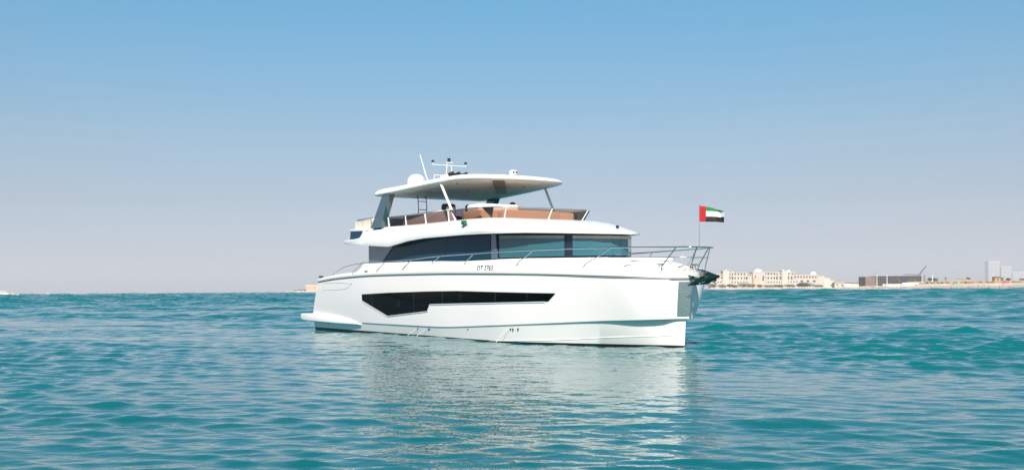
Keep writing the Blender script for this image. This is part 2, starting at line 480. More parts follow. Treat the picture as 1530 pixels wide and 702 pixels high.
# bow protection plate folded round the stem
pv, pf = [], []
usel = np.linspace(9.06, 10, 9)
half = []
for u in usel:
    c_ = np.array([float(pchip(U, c, [u])[0]) for c in LINES['chout']]); r_ = np.array([float(pchip(U, c, [u])[0]) for c in LINES['rail']])
    half.append((c_, r_))
cols = [(h, 1) for h in half] + [(h, -1) for h in half[-2::-1]]
for (c_, r_), sg in cols:
    for q in np.linspace(.06, .91, 6):
        p = c_ + (r_ - c_) * q; p = p.copy(); p[1] += 0.035*math.sin(math.pi*q)*min(1, p[1]/.6)
        pv.append((p[0] + .012, -sg*(p[1] + (.010 if p[1] > .02 else 0)), p[2]))
for i in range(len(cols)-1):
    for j in range(5): pf.append((i*6+j, (i+1)*6+j, (i+1)*6+j+1, i*6+j+1))
obj("stem_guard", pv, pf, M['plate'], hull, 25)

# swim platform with side fairings
side = [(1.05, .61), (1.08, .45), (1.28, .385), (3.0, .345), (5.0, .315), (7.3, .31), (6.9, .42), (6.2, .52), (5.2, .60), (4.0, .655), (2.6, .675), (1.2, .675)]
sp = MB().prism(side, 1, -2.71, 2.71, .03, 3)
swim = sp.build("swim_platform", M['gel'], yacht, 40)
MB().box((1.25, -2.5, .677), (2.4, 2.5, .685)).build("teak_pad", M['teak'], swim)

# garage outline on the quarter, fittings, streams
o_ = MB()
pts = [(3.6, 1.95), (5.2, 1.965), (6.7, 1.91), (6.2, 1.73), (5.2, 1.67), (3.6, 1.67), (3.6, 1.95)]
o_.tube([B(x, hull_s(x, z)+.002, z) for x, z in pts], .006, 5)
o_.build("hatch_outline", M['rubline'], hull)
for x, z in ((3.6, .32), (3.75, .31), (12.2, .30), (13.0, .29), (13.1, .30), (15.6, .36), (17.85, .42), (17.98, .42), (18.2, .43), (20.6, .55)):
    i = int(np.argmin(abs(LQ['wl'][:, 0] - x))); w, c_ = LQ['wl'][i], LQ['chin'][i]
    s = w[1] + (c_[1]-w[1])*z/c_[2]
    MB().tube([B(x, s-.01, z), B(x, s+.015, z)], .028, 8).build("drain_fitting", M['black'], hull)
for x, z, dx in ((12.2, .30, -.55), (12.9, .30, -.55), (17.85, .44, -.5)):
    s = 2.72 if x < 15 else 2.5
    e = MB(); e.tube([B(x + dx*t, s + .22*t, z - (z+.05)*(.5*t+.5*t*t)) for t in np.linspace(0, 1, 8)], .005, 6, .010)
    e.build("discharge_stream", M['spray'], hull)

# bulwark, gunwale and deck
ZB = lambda x: float(np.interp(x, [2.9, 5, 6.95, 7.05, 7.5, 7.6, 10.7, 13.2, 15.5, 18.3, 21, 23, 23.5], [2.17, 2.31, 2.37, 2.39, 2.66, 2.685, 2.66, 2.63, 2.56, 2.45, 2.32, 2.20, 2.17]))
rr_ = []
xq = sorted(set(list(RX) + [7.0, 7.05, 7.15, 7.3, 7.45, 7.5, 7.55, 7.6]))
for x in xq:
    s, z = rail_s(x), rail_z(x); zb = ZB(x)
    k = min(1, s / .5); ins = .05 + .18*(zb - z)*k
    fx = 0.0 if s > .5 else -.05*(1 - k)
    rr_.append([(x+fx, max(0, s - .03*k), z + .09), (x+fx, max(0, s - ins*k*.6), z+.09+(zb-z-.09)*.6), (x+fx, max(0, s-ins*k-.0), zb-.025), (x+fx*1.2, max(0, s-ins*k-.025*k), zb), (x+fx*2, max(0, s-ins*k-.13*k), zb), (x+fx*2.2, max(0, s-ins*k-.155*k), zb-.03), (x+fx*2.4, max(0, s-ins*k-.2*k), 1.98)])
v, f = loft(rr_, cap0=False)
bulwark = weld("bulwark", v, f, M['gel'], yacht, 30)
rr_ = [[(x, max(0, rail_s(x) - .2), 2.02), (x, 0, 2.03)] for x in xq if x < 23.25]
v, f = loft(rr_); weld("deck", v, f, M['gel'], yacht, 40)
# lettering on the bulwark
def lettering(body, x0, z0, h, name):
    cu = bpy.data.curves.new(name, 'FONT'); cu.body = body; cu.size = h / 0.70; cu.extrude = 0.0; cu.offset = 0.005; cu.space_character = 1.06
    t = bpy.data.objects.new(name, cu); col.objects.link(t)
    dg = bpy.context.evaluated_depsgraph_get(); me = bpy.data.meshes.new_from_object(t.evaluated_get(dg))
    bpy.data.objects.remove(t, do_unlink=True)
    for p in me.vertices:
        x, z = x0 + p.co.x, z0 + p.co.y
        s, zr, zb = rail_s(x), rail_z(x), ZB(x); ins = .05 + .18*(zb - zr)
        q = (z - zr - .09)/(zb - zr - .09)
        sv = s - .03 + (-(ins*.6) + .03) * min(1, q/.6) if q < .6 else s - ins*.6 - ins*.4*(q-.6)/.4
        p.co = Vector(B(x, sv + .008, z))
    me.materials.clear(); me.materials.append(M['text'])
    return link(bpy.data.objects.new(name, me), bulwark)
lettering("DT 2765", 16.22, 2.235, .165, "registration_number")
for k, (dx, w, h) in enumerate(((0, .03, .085), (.07, .10, .085), (.19, .10, .06))):
    x = 7.86 + dx; z = 2.33
    MB().bbox(B(x, rail_s(x)-.045, z), B(x+w, rail_s(x)-.028, z+h), .006, 2).build("name_mark", M['rubline'], bulwark)

# foredeck lounge and bow hardware
fl = [(18.6, 1.75, 2.30, 2.52), (20.2, 1.35, 2.28, 2.50), (21.2, 1.12, 2.15, 2.47), (21.9, .98, 2.1, 2.36), (22.35, .80, 2.05, 2.24), (22.5, .7, 2.03, 2.10)]
v, f = loft([[(x, s, z0-.3), (x, s, z1-.08), (x, s-.06, z1-.01), (x, s*.5, z1+.03), (x, 0, z1+.04)] for x, s, z0, z1 in fl])
weld("foredeck_coachroof", v, f, M['gel'], yacht, 40)
MB().bbox((20.6, -.75, 2.44), (21.7, .75, 2.53), .03).build("sun_pad", M['gel'], yacht)
for x, s in ((22.75, .62), (22.75, -.62)):
    c = MB().tube([B(x-.14, s, 2.30), B(x+.14, s, 2.30)], .022, 8)
    c.tube([B(x-.06, s, 2.02), B(x-.06, s, 2.30)], .018, 8).tube([B(x+.06, s, 2.02), B(x+.06, s, 2.30)], .018, 8)
    c.build("mooring_cleat", M['steel'], yacht)
for x, s in ((2.95, 2.52), (2.95, -2.52)):
    c = MB().tube([B(x-.2, s, 2.25), B(x+.2, s, 2.25)], .03, 8).tube([B(x-.1, s, 2.1), B(x-.1, s, 2.25)], .02, 8).tube([B(x+.1, s, 2.1), B(x+.1, s, 2.25)], .02, 8)
    c.build("mooring_cleat", M['black'], yacht)
MB().bbox((22.9, -.16, 2.03), (23.25, .16, 2.27), .05).build("windlass", M['cream'], yacht)
ro = MB()
ro.prism([(23.1, 2.05), (23.75, 1.93), (23.95, 1.96), (23.95, 2.06), (23.6, 2.16), (23.1, 2.20)], 1, -.15, -.11)
ro.prism([(23.1, 2.05), (23.75, 1.93), (23.95, 1.96), (23.95, 2.06), (23.6, 2.16), (23.1, 2.20)], 1, .11, .15)
ro.box((23.1, -.11, 2.02), (23.6, .11, 2.06))
ro.tube([(23.86, -.15, 2.01), (23.86, .15, 2.01)], .07, 12)
ro.build("bow_roller", M['steel'], yacht)
an = MB()
an.prism([(23.2, 2.09), (24.05, 2.03), (24.32, 1.86), (24.26, 1.80), (24.0, 1.95), (23.2, 2.03)], 1, -.025, .025, .01)
tip = (24.46, 0, 1.96)
for sg in (1, -1):
    an.add([tip, (24.0, 0, 2.08), (23.55, sg*.34, 1.72), (23.95, 0, 1.77), (24.44, 0, 1.93), (23.53, sg*.34, 1.70), (23.93, 0, 1.74)],
           [(0, 1, 2), (0, 2, 3), (1, 3, 2), (4, 5, 6), (2, 5, 4), (2, 4, 0), (3, 6, 5), (3, 5, 2)])
anchor = an.build("anchor", M['anchor'], yacht, 20)
an2 = MB().tube([(23.98, -.30, 1.76), (24.04, 0, 1.86), (23.98, .30, 1.76)], .018, 8)
an2.build("roll_bar", M['steel'], anchor)

ch = MB()
for k in range(14):
    x = 23.22 + k*.052; z = 2.19 - .010*k
    ch.tube([(x + .03*math.cos(a), (.016*math.sin(a) if k % 2 else 0), z + (0 if k % 2 else .016*math.sin(a))) for a in np.linspace(0, 2*math.pi, 9)], .008, 5)
ch.build("anchor_chain", M['steel'], anchor)
MB().lathe([(.10, 0), (.13, .04), (.13, .10), (.07, .12), (.07, .2), (.12, .22), (.12, .25), (.02, .26)], (22.65, .32, 2.03), 14).build("capstan", M['steel'], yacht)
# guard rail
def gs(x): return rail_s(x) - .15*min(1, rail_s(x)/.5)
top = [(4.31, 2.30), (4.9, 2.46), (5.71, 2.60), (7.03, 2.69), (8.0, 2.72), (9.4, 2.71), (11.6, 2.73), (13.55, 2.79), (15.8, 2.80), (18.9, 2.81), (21.0, 2.80), (22.4, 2.78)]
tq = np.linspace(4.31, 22.4, 50)
zq = pchip([p[0] for p in top], [p[1] for p in top], tq)
st = [B(x, gs(x), z) for x, z in zip(tq, zq)]
nose = [B(22.9, .90, 2.77), B(23.3, .68, 2.76), B(23.6, .52, 2.76), B(23.72, .44, 2.755), B(23.80, .30, 2.75), B(23.83, .0, 2.75)]
full = st + nose + [(p[0], -p[1], p[2]) for p in (nose[:-1])[::-1]] + [(p[0], -p[1], p[2]) for p in st[::-1]]
rail = MB().tube(full, .019, 8).build("guard_rail", M['steel'], yacht, 60)
mid = [B(21.6, 1.55, 2.52), B(22.6, 1.05, 2.50), B(23.2, .66, 2.49), B(23.58, .40, 2.48), B(23.66, 0, 2.48)]
MB().tube(mid + [(p[0], -p[1], p[2]) for p in mid[-2::-1]], .010, 6).build("lower_rail", M['steel'], rail, 60)
stan = [(6.75, 7.35), (9.0, 9.45), (11.15, 11.6), (13.36, 13.7), (15.5, 15.85), (18.3, 18.9), (20.95, 21.75)]
for xa, xb in stan:
    for sg in (1, -1):
        zb_ = ZB(xa) if xa > 12 else ZB(xa)-.02
        za = {9.0: 2.34, 11.15: 2.36}.get(xa, ZB(xa) - .06)
        sa = rail_s(xa) - (.02 if xa < 12 else .06)
        z1 = float(np.interp(xb, tq, zq))
        p0 = Vector((xa, -sg*(sa+.02), za)); p1 = Vector((xb, -sg*gs(xb), z1))
        pts = [p0 - Vector((.03, 0, .03)), p0 + (p1-p0)*.12 + Vector((-.03, 0, .02)), p0 + (p1-p0)*.5, p1]
        MB().tube(pts, .016, 7).build("stanchion", M['steel'], rail, 60)
for xa, sa, xb, sb in ((22.98, .80, 23.4, .62), (23.42, .14, 23.80, .22)):
    for sg in (1, -1):
        MB().tube([(xa, -sg*sa, 2.10), (xa+.03, -sg*sa, 2.24), (xb, -sg*sb, 2.755)], .016, 7).build("stanchion", M['steel'], rail, 60)
MB().tube([(23.65, 0, 2.74), (23.66, 0, 3.92)], .009, 8).build("flagstaff", M['steel'], yacht, 60)

# deckhouse -----------------------------------------------------------------
plan = [(7.1, 2.2), (16.6, 2.2), (17.9, 1.83), (19.15, 1.22), (19.75, .75), (20.15, .3), (20.22, 0)]
def strip(pl, z0f, z1f, off0=0.0, off1=0.0, close=True):
    """wall following a half plan, both sides, leaning from off0 to off1"""
    r = []
    for x, s in pl:
        r.append([(x + off0*(x > 17), s + off0*(s > .01), z0f(x)), (x + off1*(x > 17), s + off1*(s > .01), z1f(x))])
    return loft(r)
zt_ = lambda x: float(np.interp(x, [7, 9.5, 10.2, 11.2, 12.5, 17, 20.3], [3.40, 3.30, 3.33, 3.43, 3.47, 3.42, 3.30]))
v, f = strip(plan, lambda x: 2.0, lambda x: 2.60 - .02*(x > 18))
v2, f2 = v, f
base_o = weld("cabin_base", v, f, M['gel'], yacht, 20)
v, f = strip(plan, lambda x: 2.58, zt_, -.015, -.03)
cab = weld("cabin_wall", v, f, M['frame'], yacht, 20)
# panes: (name, x0, x1, z0, z1, mat) along side and front
# grey glass wing screen at the aft end
for sg in (1, -1):
    poly = [(7.12, 2.60), (8.08, 2.60), (9.30, 3.30), (7.12, 3.42)]
    MB().prism(poly, 1, -sg*2.205, -sg*2.235).build("wing_screen", M['greyglass'], cab, 20)
# saloon side glass with slanted aft end
mb = MB()
poly = [(8.20, 2.66), (16.30, 2.625), (16.30, 3.42), (12.5, 3.46), (11.2, 3.42), (10.2, 3.32), (9.42, 3.295)]
for sg in (1, -1):
    sw = MB().prism(poly, 1, -sg*2.20, -sg*2.225).build("saloon_window", M['blueglass'], cab, 20)
    MB().box((13.338, min(-sg*2.226, -sg*2.232), 2.64), (13.362, max(-sg*2.226, -sg*2.232), 3.43)).build("pane_joint", M['frame'], sw)
def lerp2(a, b, t): return (a[0]+(b[0]-a[0])*t, a[1]+(b[1]-a[1])*t)
for sg in (1, -1):
    MB().prism([(16.34, 2.62), (16.66, 2.62), (16.62, 3.40), (16.34, 3.42)], 1, -sg*2.17, -sg*2.222).build("corner_glass", M['greyglass'], cab, 20)
PA, PB, PC = plan[1], plan[2], plan[3]
def front_panes():
    # angled forward quarter, two flats, then the nose
    segs = [((16.75, 2.16), PB), (PB, (19.05, 1.27)), ((19.28, 1.12), plan[4]), (plan[4], plan[5]), (plan[5], plan[6])]
    for sg in (1, -1):
        mb1 = MB(); mb2 = MB(); b1 = MB(); b2 = MB()
        for k, (a, b) in enumerate(segs):
            d = Vector((b[0]-a[0], b[1]-a[1], 0)).normalized(); n = Vector((-d.y, d.x, 0))
            if n.y < 0: n = -n
            za, zb = 2.645, zt_(a[0])-.075; zc, zd = 2.64, zt_(b[0])-.075
            for mb_, zlo, zhi, o in ((mb1 if k < 2 else mb2, (za, zc), (zb, zd), .012), (b1 if k < 2 else b2, (zb-.09, zd-.09), (zb-.005, zd-.005), .016)):
                q = []
                for oo in (o, -.03):
                    for (p, z) in ((a, zlo[0]), (b, zlo[1]), (b, zhi[1]), (a, zhi[0])):
                        q.append((p[0]+n.x*oo, -sg*(p[1]+n.y*oo), z))
                mb_.add(q, [(0,1,2,3), (0,4,5,1), (1,5,6,2), (2,6,7,3), (3,7,4,0)])
        w1 = mb1.build("quarter_window", M['tealglass'], cab, 20); b1.build("blind", M['blind'], w1, 20)
        w2 = mb2.build("windscreen", M['tealglass'], cab, 20); b2.build("blind", M['blind'], w2, 20)
front_panes()

# flybridge moulding ------------------------------------------------------------
E0 = [(7.4, 2.6, 3.395), (8, 2.6, 3.36), (9.0, 2.6, 3.295), (9.56, 2.6, 3.262), (9.8, 2.6, 3.27), (10.17, 2.6, 3.305), (11.2, 2.6, 3.405), (12.5, 2.6, 3.45), (15.2, 2.6, 3.435), (16.4, 2.6, 3.41), (17.0, 2.56, 3.395), (17.5, 2.42, 3.385), (18.2, 2.13, 3.37), (19.1, 1.58, 3.33), (19.7, 1.14, 3.30), (20.2, .72, 3.275), (20.6, .32, 3.26), (20.75, 0, 3.255)]
U0 = [(7.4, 2.25, 4.06), (8, 2.25, 4.06), (9.0, 2.25, 4.045), (9.56, 2.25, 4.035), (9.8, 2.24, 4.03), (10.17, 2.24, 4.025), (11.2, 2.23, 4.01), (12.5, 2.2, 4.0), (13.6, 2.17, 4.0), (14.4, 2.12, 4.0), (14.9, 2.07, 4.0), (15.35, 2.0, 3.995), (15.8, 1.84, 3.985), (16.08, 1.56, 3.975), (16.22, 1.15, 3.965), (16.29, .7, 3.96), (16.32, .32, 3.958), (16.33, 0, 3.957)]
rr_ = []
for a, b in zip(E0, U0):
    a = np.array(a); b = np.array(b)
    front = min(1, max(0, (a[0] - 16.4) / 2.2))
    lip = .10 - .055*front
    d = a.copy(); d[2] += lip; d[1] += .02 if a[1] > .02 else 0
    ring = [np.array([a[0]-.3*front, max(0, a[1]-.35*(1-.6*front)), a[2]+.06]), a, d]
    for q in (.25, .5, .75):
        p = d + (b - d)*q
        bl = math.sin(math.pi*q)
        p[1] += (.10*(1-front))*bl * (1 if a[1] > .02 else 0); p[2] += (.06 + .06*front)*bl
        ring.append(p)
    ring += [b, b + np.array([-.05*front, -.05*(1-front) if b[1] > .06 else 0, .0]), np.array([b[0]-.12*front, max(0, b[1]-.12), 3.80])]
    rr_.append(ring)
v, f = loft(rr_)
fly = weld("flybridge_moulding", v, f, M['gel'], yacht, 28)
# underside and fly deck
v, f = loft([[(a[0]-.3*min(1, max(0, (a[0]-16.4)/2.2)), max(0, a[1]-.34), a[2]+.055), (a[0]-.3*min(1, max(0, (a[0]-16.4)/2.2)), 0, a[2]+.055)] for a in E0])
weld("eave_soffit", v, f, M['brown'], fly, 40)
v, f = loft([[(b[0]-.05, max(0, b[1]-.1), 3.82), (b[0]-.05, 0, 3.82)] for b in U0])
weld("fly_deck", v, f, M['gel'], fly, 40)
# cockpit overhang at the stern: lower wing, glass wedge, upper slab
w = MB().prism([(5.62, 3.515), (7.42, 3.395), (7.42, 3.98), (7.30, 3.85), (7.05, 3.70), (6.6, 3.675), (5.60, 3.68)], 1, -2.61, 2.61, .02, 2)
w.build("stern_overhang", M['gel'], fly, 30)
MB().prism([(5.92, 3.66), (7.25, 3.66), (7.45, 3.99), (6.0, 4.02)], 1, -2.50, 2.50).build("overhang_glass", M['blueglass'], fly)
MB().prism([(5.88, 4.0), (7.5, 3.965), (7.5, 4.07), (5.88, 4.10)], 1, -2.52, 2.52, .02, 2).build("stern_slab", M['gel'], fly, 30)
# tinted windscreen and side glass round the flybridge
def lean(i):
    x, s, z = U0[i]; fr = min(1, max(0, (x - 14.0) / 1.6))
    return (x + .24*fr, s + (.03 + .05*fr) * (1 if s > .02 else 0) , z + .36 - .025*fr)
def glassrun(i0, i1, m, name):
    r = []
    for i in range(i0, i1+1):
        x, s, z = U0[i]; t = lean(i)
        r.append([(x, s-.02 if s > .02 else 0, z+.005), t])
    v, f = loft(r); return weld(name, v, f, m, yacht, 20)
i_c = 9
side_g = glassrun(2, i_c, M['smoke'], "side_screen")
front_g = glassrun(i_c, len(U0)-1, M['amber'], "fly_windscreen")
cap = [lean(i) for i in range(2, len(U0))]
capl = [B(*p) for p in cap] + [(p[0], p[1], p[2]) for p in cap[-2::-1]]
MB().tube(capl, .016, 6).build("screen_rail", M['steel'], side_g, 60)
for (x0, x1) in ((9.0, 9.0), (10.4, 10.4), (11.9, 11.9), (13.5, 13.5)):
    s = float(np.interp(x0, [p[0] for p in U0], [p[1] for p in U0])); z = float(np.interp(x0, [p[0] for p in U0], [p[2] for p in U0]))
    for sg in (1, -1):
        MB().tube([(x0, -sg*(s-.0), z-.01), (x0, -sg*(s+.045), z+.35)], .024, 6).build("screen_post", M['alu'], side_g, 60)
for i, sides in ((13.0, (1, -1)), (17.0, (1,))):
    a, b = U0[int(i)], lean(int(i))
    for sg in sides:
        MB().tube([(a[0]+.015, -sg*a[1], a[2]), (b[0]+.015, -sg*b[1], b[2]-.01)], .024, 6).build("screen_post", M['alu'], front_g, 60)
for sg in (1, -1):
    g0, g1, g2 = U0[12], lean(11), lean(12)
    q = [(p[0] + o*.4, -sg*(p[1] + .012 + o), p[2] - .004) for o in (.0, .012) for p in (g0, g1, g2)]
    MB().add(q, [(0,1,2), (3,5,4), (0,3,4,1), (1,4,5,2), (2,5,3,0)]).build("corner_gusset", M['black'], front_g, 0)

# flybridge furniture
MB().bbox((13.0, -1.15, 3.82), (15.4, 1.15, 4.31), .06, 4).build("dashboard", M['tan'], fly)
hood = MB().bbox(B(14.2, 1.90, 4.22), B(15.05, .30, 4.52), .10, 5).build("console_hood", M['gel'], fly)
for y in (-.95, .05):
    s_ = MB().bbox((11.25, y-.28, 4.15), (11.85, y+.28, 4.32), .07, 3).bbox((11.15, y-.27, 4.26), (11.40, y+.27, 4.80), .10, 4).tube([(11.55, y, 3.82), (11.55, y, 4.16)], .09, 10)
    ss = s_.build("helm_seat", M['darkgrey'], fly)
    MB().bbox((11.39, y-.17, 4.38), (11.43, y+.17, 4.68), .015, 2).build("seat_cushion", M['gel'], ss)
MB().lathe([(.02, 0), (.03, .02), (.03, .18), (.10, .20), (.11, .26), (.05, .30)], (12.9, .8, 4.5), 12).build("compass", M['black'], fly)
sofa = MB().bbox((8.6, 1.1, 3.82), (12.4, 2.0, 4.18), .06).bbox((8.6, 1.85, 4.12), (12.4, 2.10, 4.50), .07)
sofa.build("lounge_sofa", M['cream'], fly)
MB().bbox(B(9.1, 1.72, 3.82), B(12.7, 1.45, 4.49), .05).build("side_settee", M['cream'], fly)
MB().bbox((8.9, -1.35, 3.82), (10.9, -.9, 4.2), .06).build("wet_bar", M['darkgrey'], fly)
for y in (-1.9, 1.2):
    MB().bbox((13.9, y, 3.83), (15.2, y+.7, 4.30), .06).build("forward_bench", M['tan'], fly)
MB().bbox((6.35, -2.1, 4.06), (7.3, 1.8, 4.28), .08).bbox((7.0, -2.1, 4.2), (7.35, 1.8, 4.50), .1).build("aft_lounger", M['cream'], fly)
ar = MB()
loop = [B(7.7, 2.30, 4.46), B(6.3, 2.30, 4.46), B(5.98, 2.2, 4.46), B(5.95, 1.5, 4.46), B(5.95, 0, 4.46)]
ar.tube(loop + [(p[0], -p[1], p[2]) for p in loop[-2::-1]], .018, 7)
for x, s in ((5.97, 2.2), (6.75, 2.3), (5.95, .8), (7.5, 2.3)):
    for sg in (1, -1): ar.tube([(x, -sg*s, 4.06), (x, -sg*s, 4.46)], .014, 6)
ar.build("aft_fly_rail", M['steel'], fly, 60)
for sg in (1, -1):
    MB().box((5.99, min(-sg*2.295, -sg*2.305), 4.10), (7.5, max(-sg*2.295, -sg*2.305), 4.40)).build("aft_fly_screen", M['cream'], fly)

# hardtop ----------------------------------------------------------------------
def ht_outline():
    half = [(7.95, 0), (7.95, 1.2), (7.97, 2.0), (8.05, 2.36), (8.25, 2.50), (8.7, 2.52), (10, 2.47), (12, 2.38), (13.3, 2.28), (14.0, 2.16), (14.35, 2.0), (14.62, 1.7), (14.85, 1.1), (14.96, .5), (15.0, 0)]
    u = np.arange(len(half)); uq = np.linspace(0, len(half)-1, 57)
    hx = pchip(u, [p[0] for p in half], uq); hs = pchip(u, [p[1] for p in half], uq)
    return [(x, -s) for x, s in zip(hx, hs)] + [(x, s) for x, s in list(zip(hx, hs))[-2:0:-1]]
OUT = ht_outline()
zm = lambda x: float(np.interp(x, [8, 9.5, 12, 14, 15], [5.30, 5.31, 5.375, 5.425, 5.425]))
cxh = 11.4
def hring(k, dz):
    out = []
    for x, y in OUT:
        X_, Y_ = cxh + (x-cxh)*k, y*k
        out.append((X_, Y_, zm(x) + dz*(float(np.interp(x, [8, 11, 14], [1.5, 1.3, 1.0])) if 0 < dz < .18 else 1.0)))
    return out
ringsH = [hring(.5, .245), hring(.74, .179), hring(.90, .145), hring(.965, .105), hring(.99, .055), hring(1.0, 0), hring(.995, -.03), hring(.97, -.055), hring(.90, -.06), hring(.86, -.03), hring(.5, -.02)]
hv, hf = [], []
nO = len(OUT)
for r in ringsH: hv += r
for i in range(len(ringsH)-1):
    for j in range(nO): hf.append((i*nO+j, i*nO+(j+1) % nO, (i+1)*nO+(j+1) % nO, (i+1)*nO+j))
c1 = len(hv); hv += [(cxh, 0, zm(cxh)+.26), (cxh, 0, zm(cxh)-.015)]
for j in range(nO):
    hf.append((c1, (j+1) % nO, j)); b0 = (len(ringsH)-1)*nO; hf.append((c1+1, b0+j, b0+(j+1) % nO))
M['lining'] = mat("matt_ceiling_lining", (0.88, 0.84, 0.79), 0.75)
fm_ = [1 if 9*nO <= k < 10*nO or (k >= 10*nO and (k - 10*nO) % 2 == 1) else 0 for k in range(len(hf))]
hardtop = obj("hardtop", hv, hf, None, yacht, 35, mats=[M['gel'], M['lining']], fmat=fm_)
cp = [(14.45, .98), (14.62, .62), (11.35, -1.52), (11.05, -1.26)]  # brown patch laid diagonally across the hardtop's underside
MB().add([(x, -s_, zm(x) - d) for d in (.085, .03) for x, s_ in cp], [(0,1,2,3), (4,7,6,5), (0,4,5,1), (1,5,6,2), (2,6,7,3), (3,7,4,0)]).build("ceiling_patch", M['roofpatch'], hardtop, 0)
for x, s in ((12.9, 1.5), (12.9, 0), (11, 1.4), (11, 0), (9.8, 1.3), (12.9, -1.3), (11, -1.3)):
    MB().lathe([(.045, .0), (.045, .02), (.03, .05)], B(x, s, zm(x)-.05), 12).build("downlight", M['steel'], hardtop)
# supports
for sg in (1, -1):
    a = MB(); q = []
    for s in (2.44, 2.20):
        q += [(7.75, -sg*s, 4.03), (8.62, -sg*s, 4.03), (9.42, -sg*s, 5.30), (8.86, -sg*s, 5.30)]
    a.add(q, [(0,1,2,3), (4,7,6,5), (0,4,5,1), (1,5,6,2), (2,6,7,3), (3,7,4,0)])
    a.build("aft_pillar", M['pillar'], hardtop, 20)
    MB().tube([(12.95, -sg*2.2, 5.36), (13.9, -sg*2.13, 4.0)], .045, 10).build("forward_strut", M['alu'], hardtop, 60)
lad = MB()
for s in (.98, .62):
    lad.tube([B(8.95, s, 3.83), B(8.95, s, 4.9), B(8.90, s, 5.2), B(8.72, s, 5.5), B(8.6, s, 5.62)], .018, 6)
for z in (4.1, 4.42, 4.74, 5.06): lad.tube([B(8.95, .98, z), B(8.95, .62, z)], .015, 6)
lad.build("ladder", M['darkgrey'], hardtop, 60)
# equipment on the roof
MB().lathe([(.22, -.05), (.34, 0), (.36, .12), (.36, .22), (.32, .36), (.22, .46), (.10, .51), (.01, .52)], B(8.15, .65, 5.68), 24).build("satellite_dome", M['gel'], hardtop, 60)
MB().tube([B(10.12, 1.05, 5.45), B(9.75, 1.05, 5.92), B(9.24, 1.05, 6.82)], .022, 8, .012).tube([B(10.14, 1.05, 5.40), B(10.05, 1.05, 5.56)], .045, 8).build("whip_antenna", M['alu'], hardtop, 60)
ms = MB()
for s, dx in ((.17, 0), (-.17, 0)):
    ms.tube([B(9.70, s*1.25, 5.45), B(9.62, s*.45, 6.54)], .013, 7)
ms.tube([B(9.66, .72, 6.42), B(9.66, -.72, 6.42)], .011, 6)
ms.tube([B(9.66, .72, 6.42), B(9.66, .72, 6.50)], .014, 6).tube([B(9.66, -.72, 6.42), B(9.66, -.72, 6.50)], .014, 6)
ms.bbox((9.52, -.12, 6.51), (9.74, .12, 6.54), .01)
mast = ms.build("antenna_mast", M['alu'], hardtop, 60)
MB().lathe([(.03, 0), (.07, .02), (.07, .06), (.05, .065), (.05, .11), (.07, .115), (.07, .15), (.03, .16)], B(9.63, 0, 6.54), 14).build("mast_light", M['black'], mast)
for s in (.72, -.72):
    MB().lathe([(.02, 0), (.06, .015), (.06, .05), (.02, .09)], B(9.66, s, 6.50), 12).build("deck_light", M['black'], mast)
fr = MB().tube([B(9.35, .5, 5.48), B(9.35, .5, 6.06), B(9.35, -.35, 6.06), B(9.35, -.35, 5.48)], .016, 6)
fr.bbox((9.5, -.35, 5.50), (10.1, .2, 6.04), .06)
fr.build("mast_base", M['alu'], hardtop, 60)
hn = MB()
for s in (.28, .0, -.32):
    hn.tube([B(10.1, s, 6.06), B(10.42, s, 6.06)], .02, 8, .055)
hn.box((10.05, -.3, 5.55), (10.12, .4, 6.08))
hn.build("air_horn", M['black'], hardtop, 60)
sl = MB().lathe([(.07, 0), (.07, .05), (.04, .07), (.04, .13)], B(14.1, -.05, 5.52), 14)
sl.bbox((14.02, -.07, 5.64), (14.24, .17, 5.80), .05)
slo = sl.build("search_light", M['alu'], hardtop)
MB().tube([(14.235, .0, 5.72), (14.25, .0, 5.72)], .04, 12).tube([(14.235, .11, 5.72), (14.25, .11, 5.72)], .04, 12).build("lens", M['darkgrey'], slo)
# side light and bracket
nl = MB().tube([B(15.5, 2.42, 3.70), B(15.5, 2.56, 3.76), B(15.3, 2.60, 3.80)], .014, 6).build("light_bracket", M['steel'], fly, 60)
MB().bbox(B(15.16, 2.66, 3.76), B(15.36, 2.54, 3.90), .02).build("navigation_light", M['greenlamp'], nl)
MB().bbox((20.0, -.035, 3.46), (20.08, .035, 3.55), .015).build("roof_sensor", M['black'], fly)

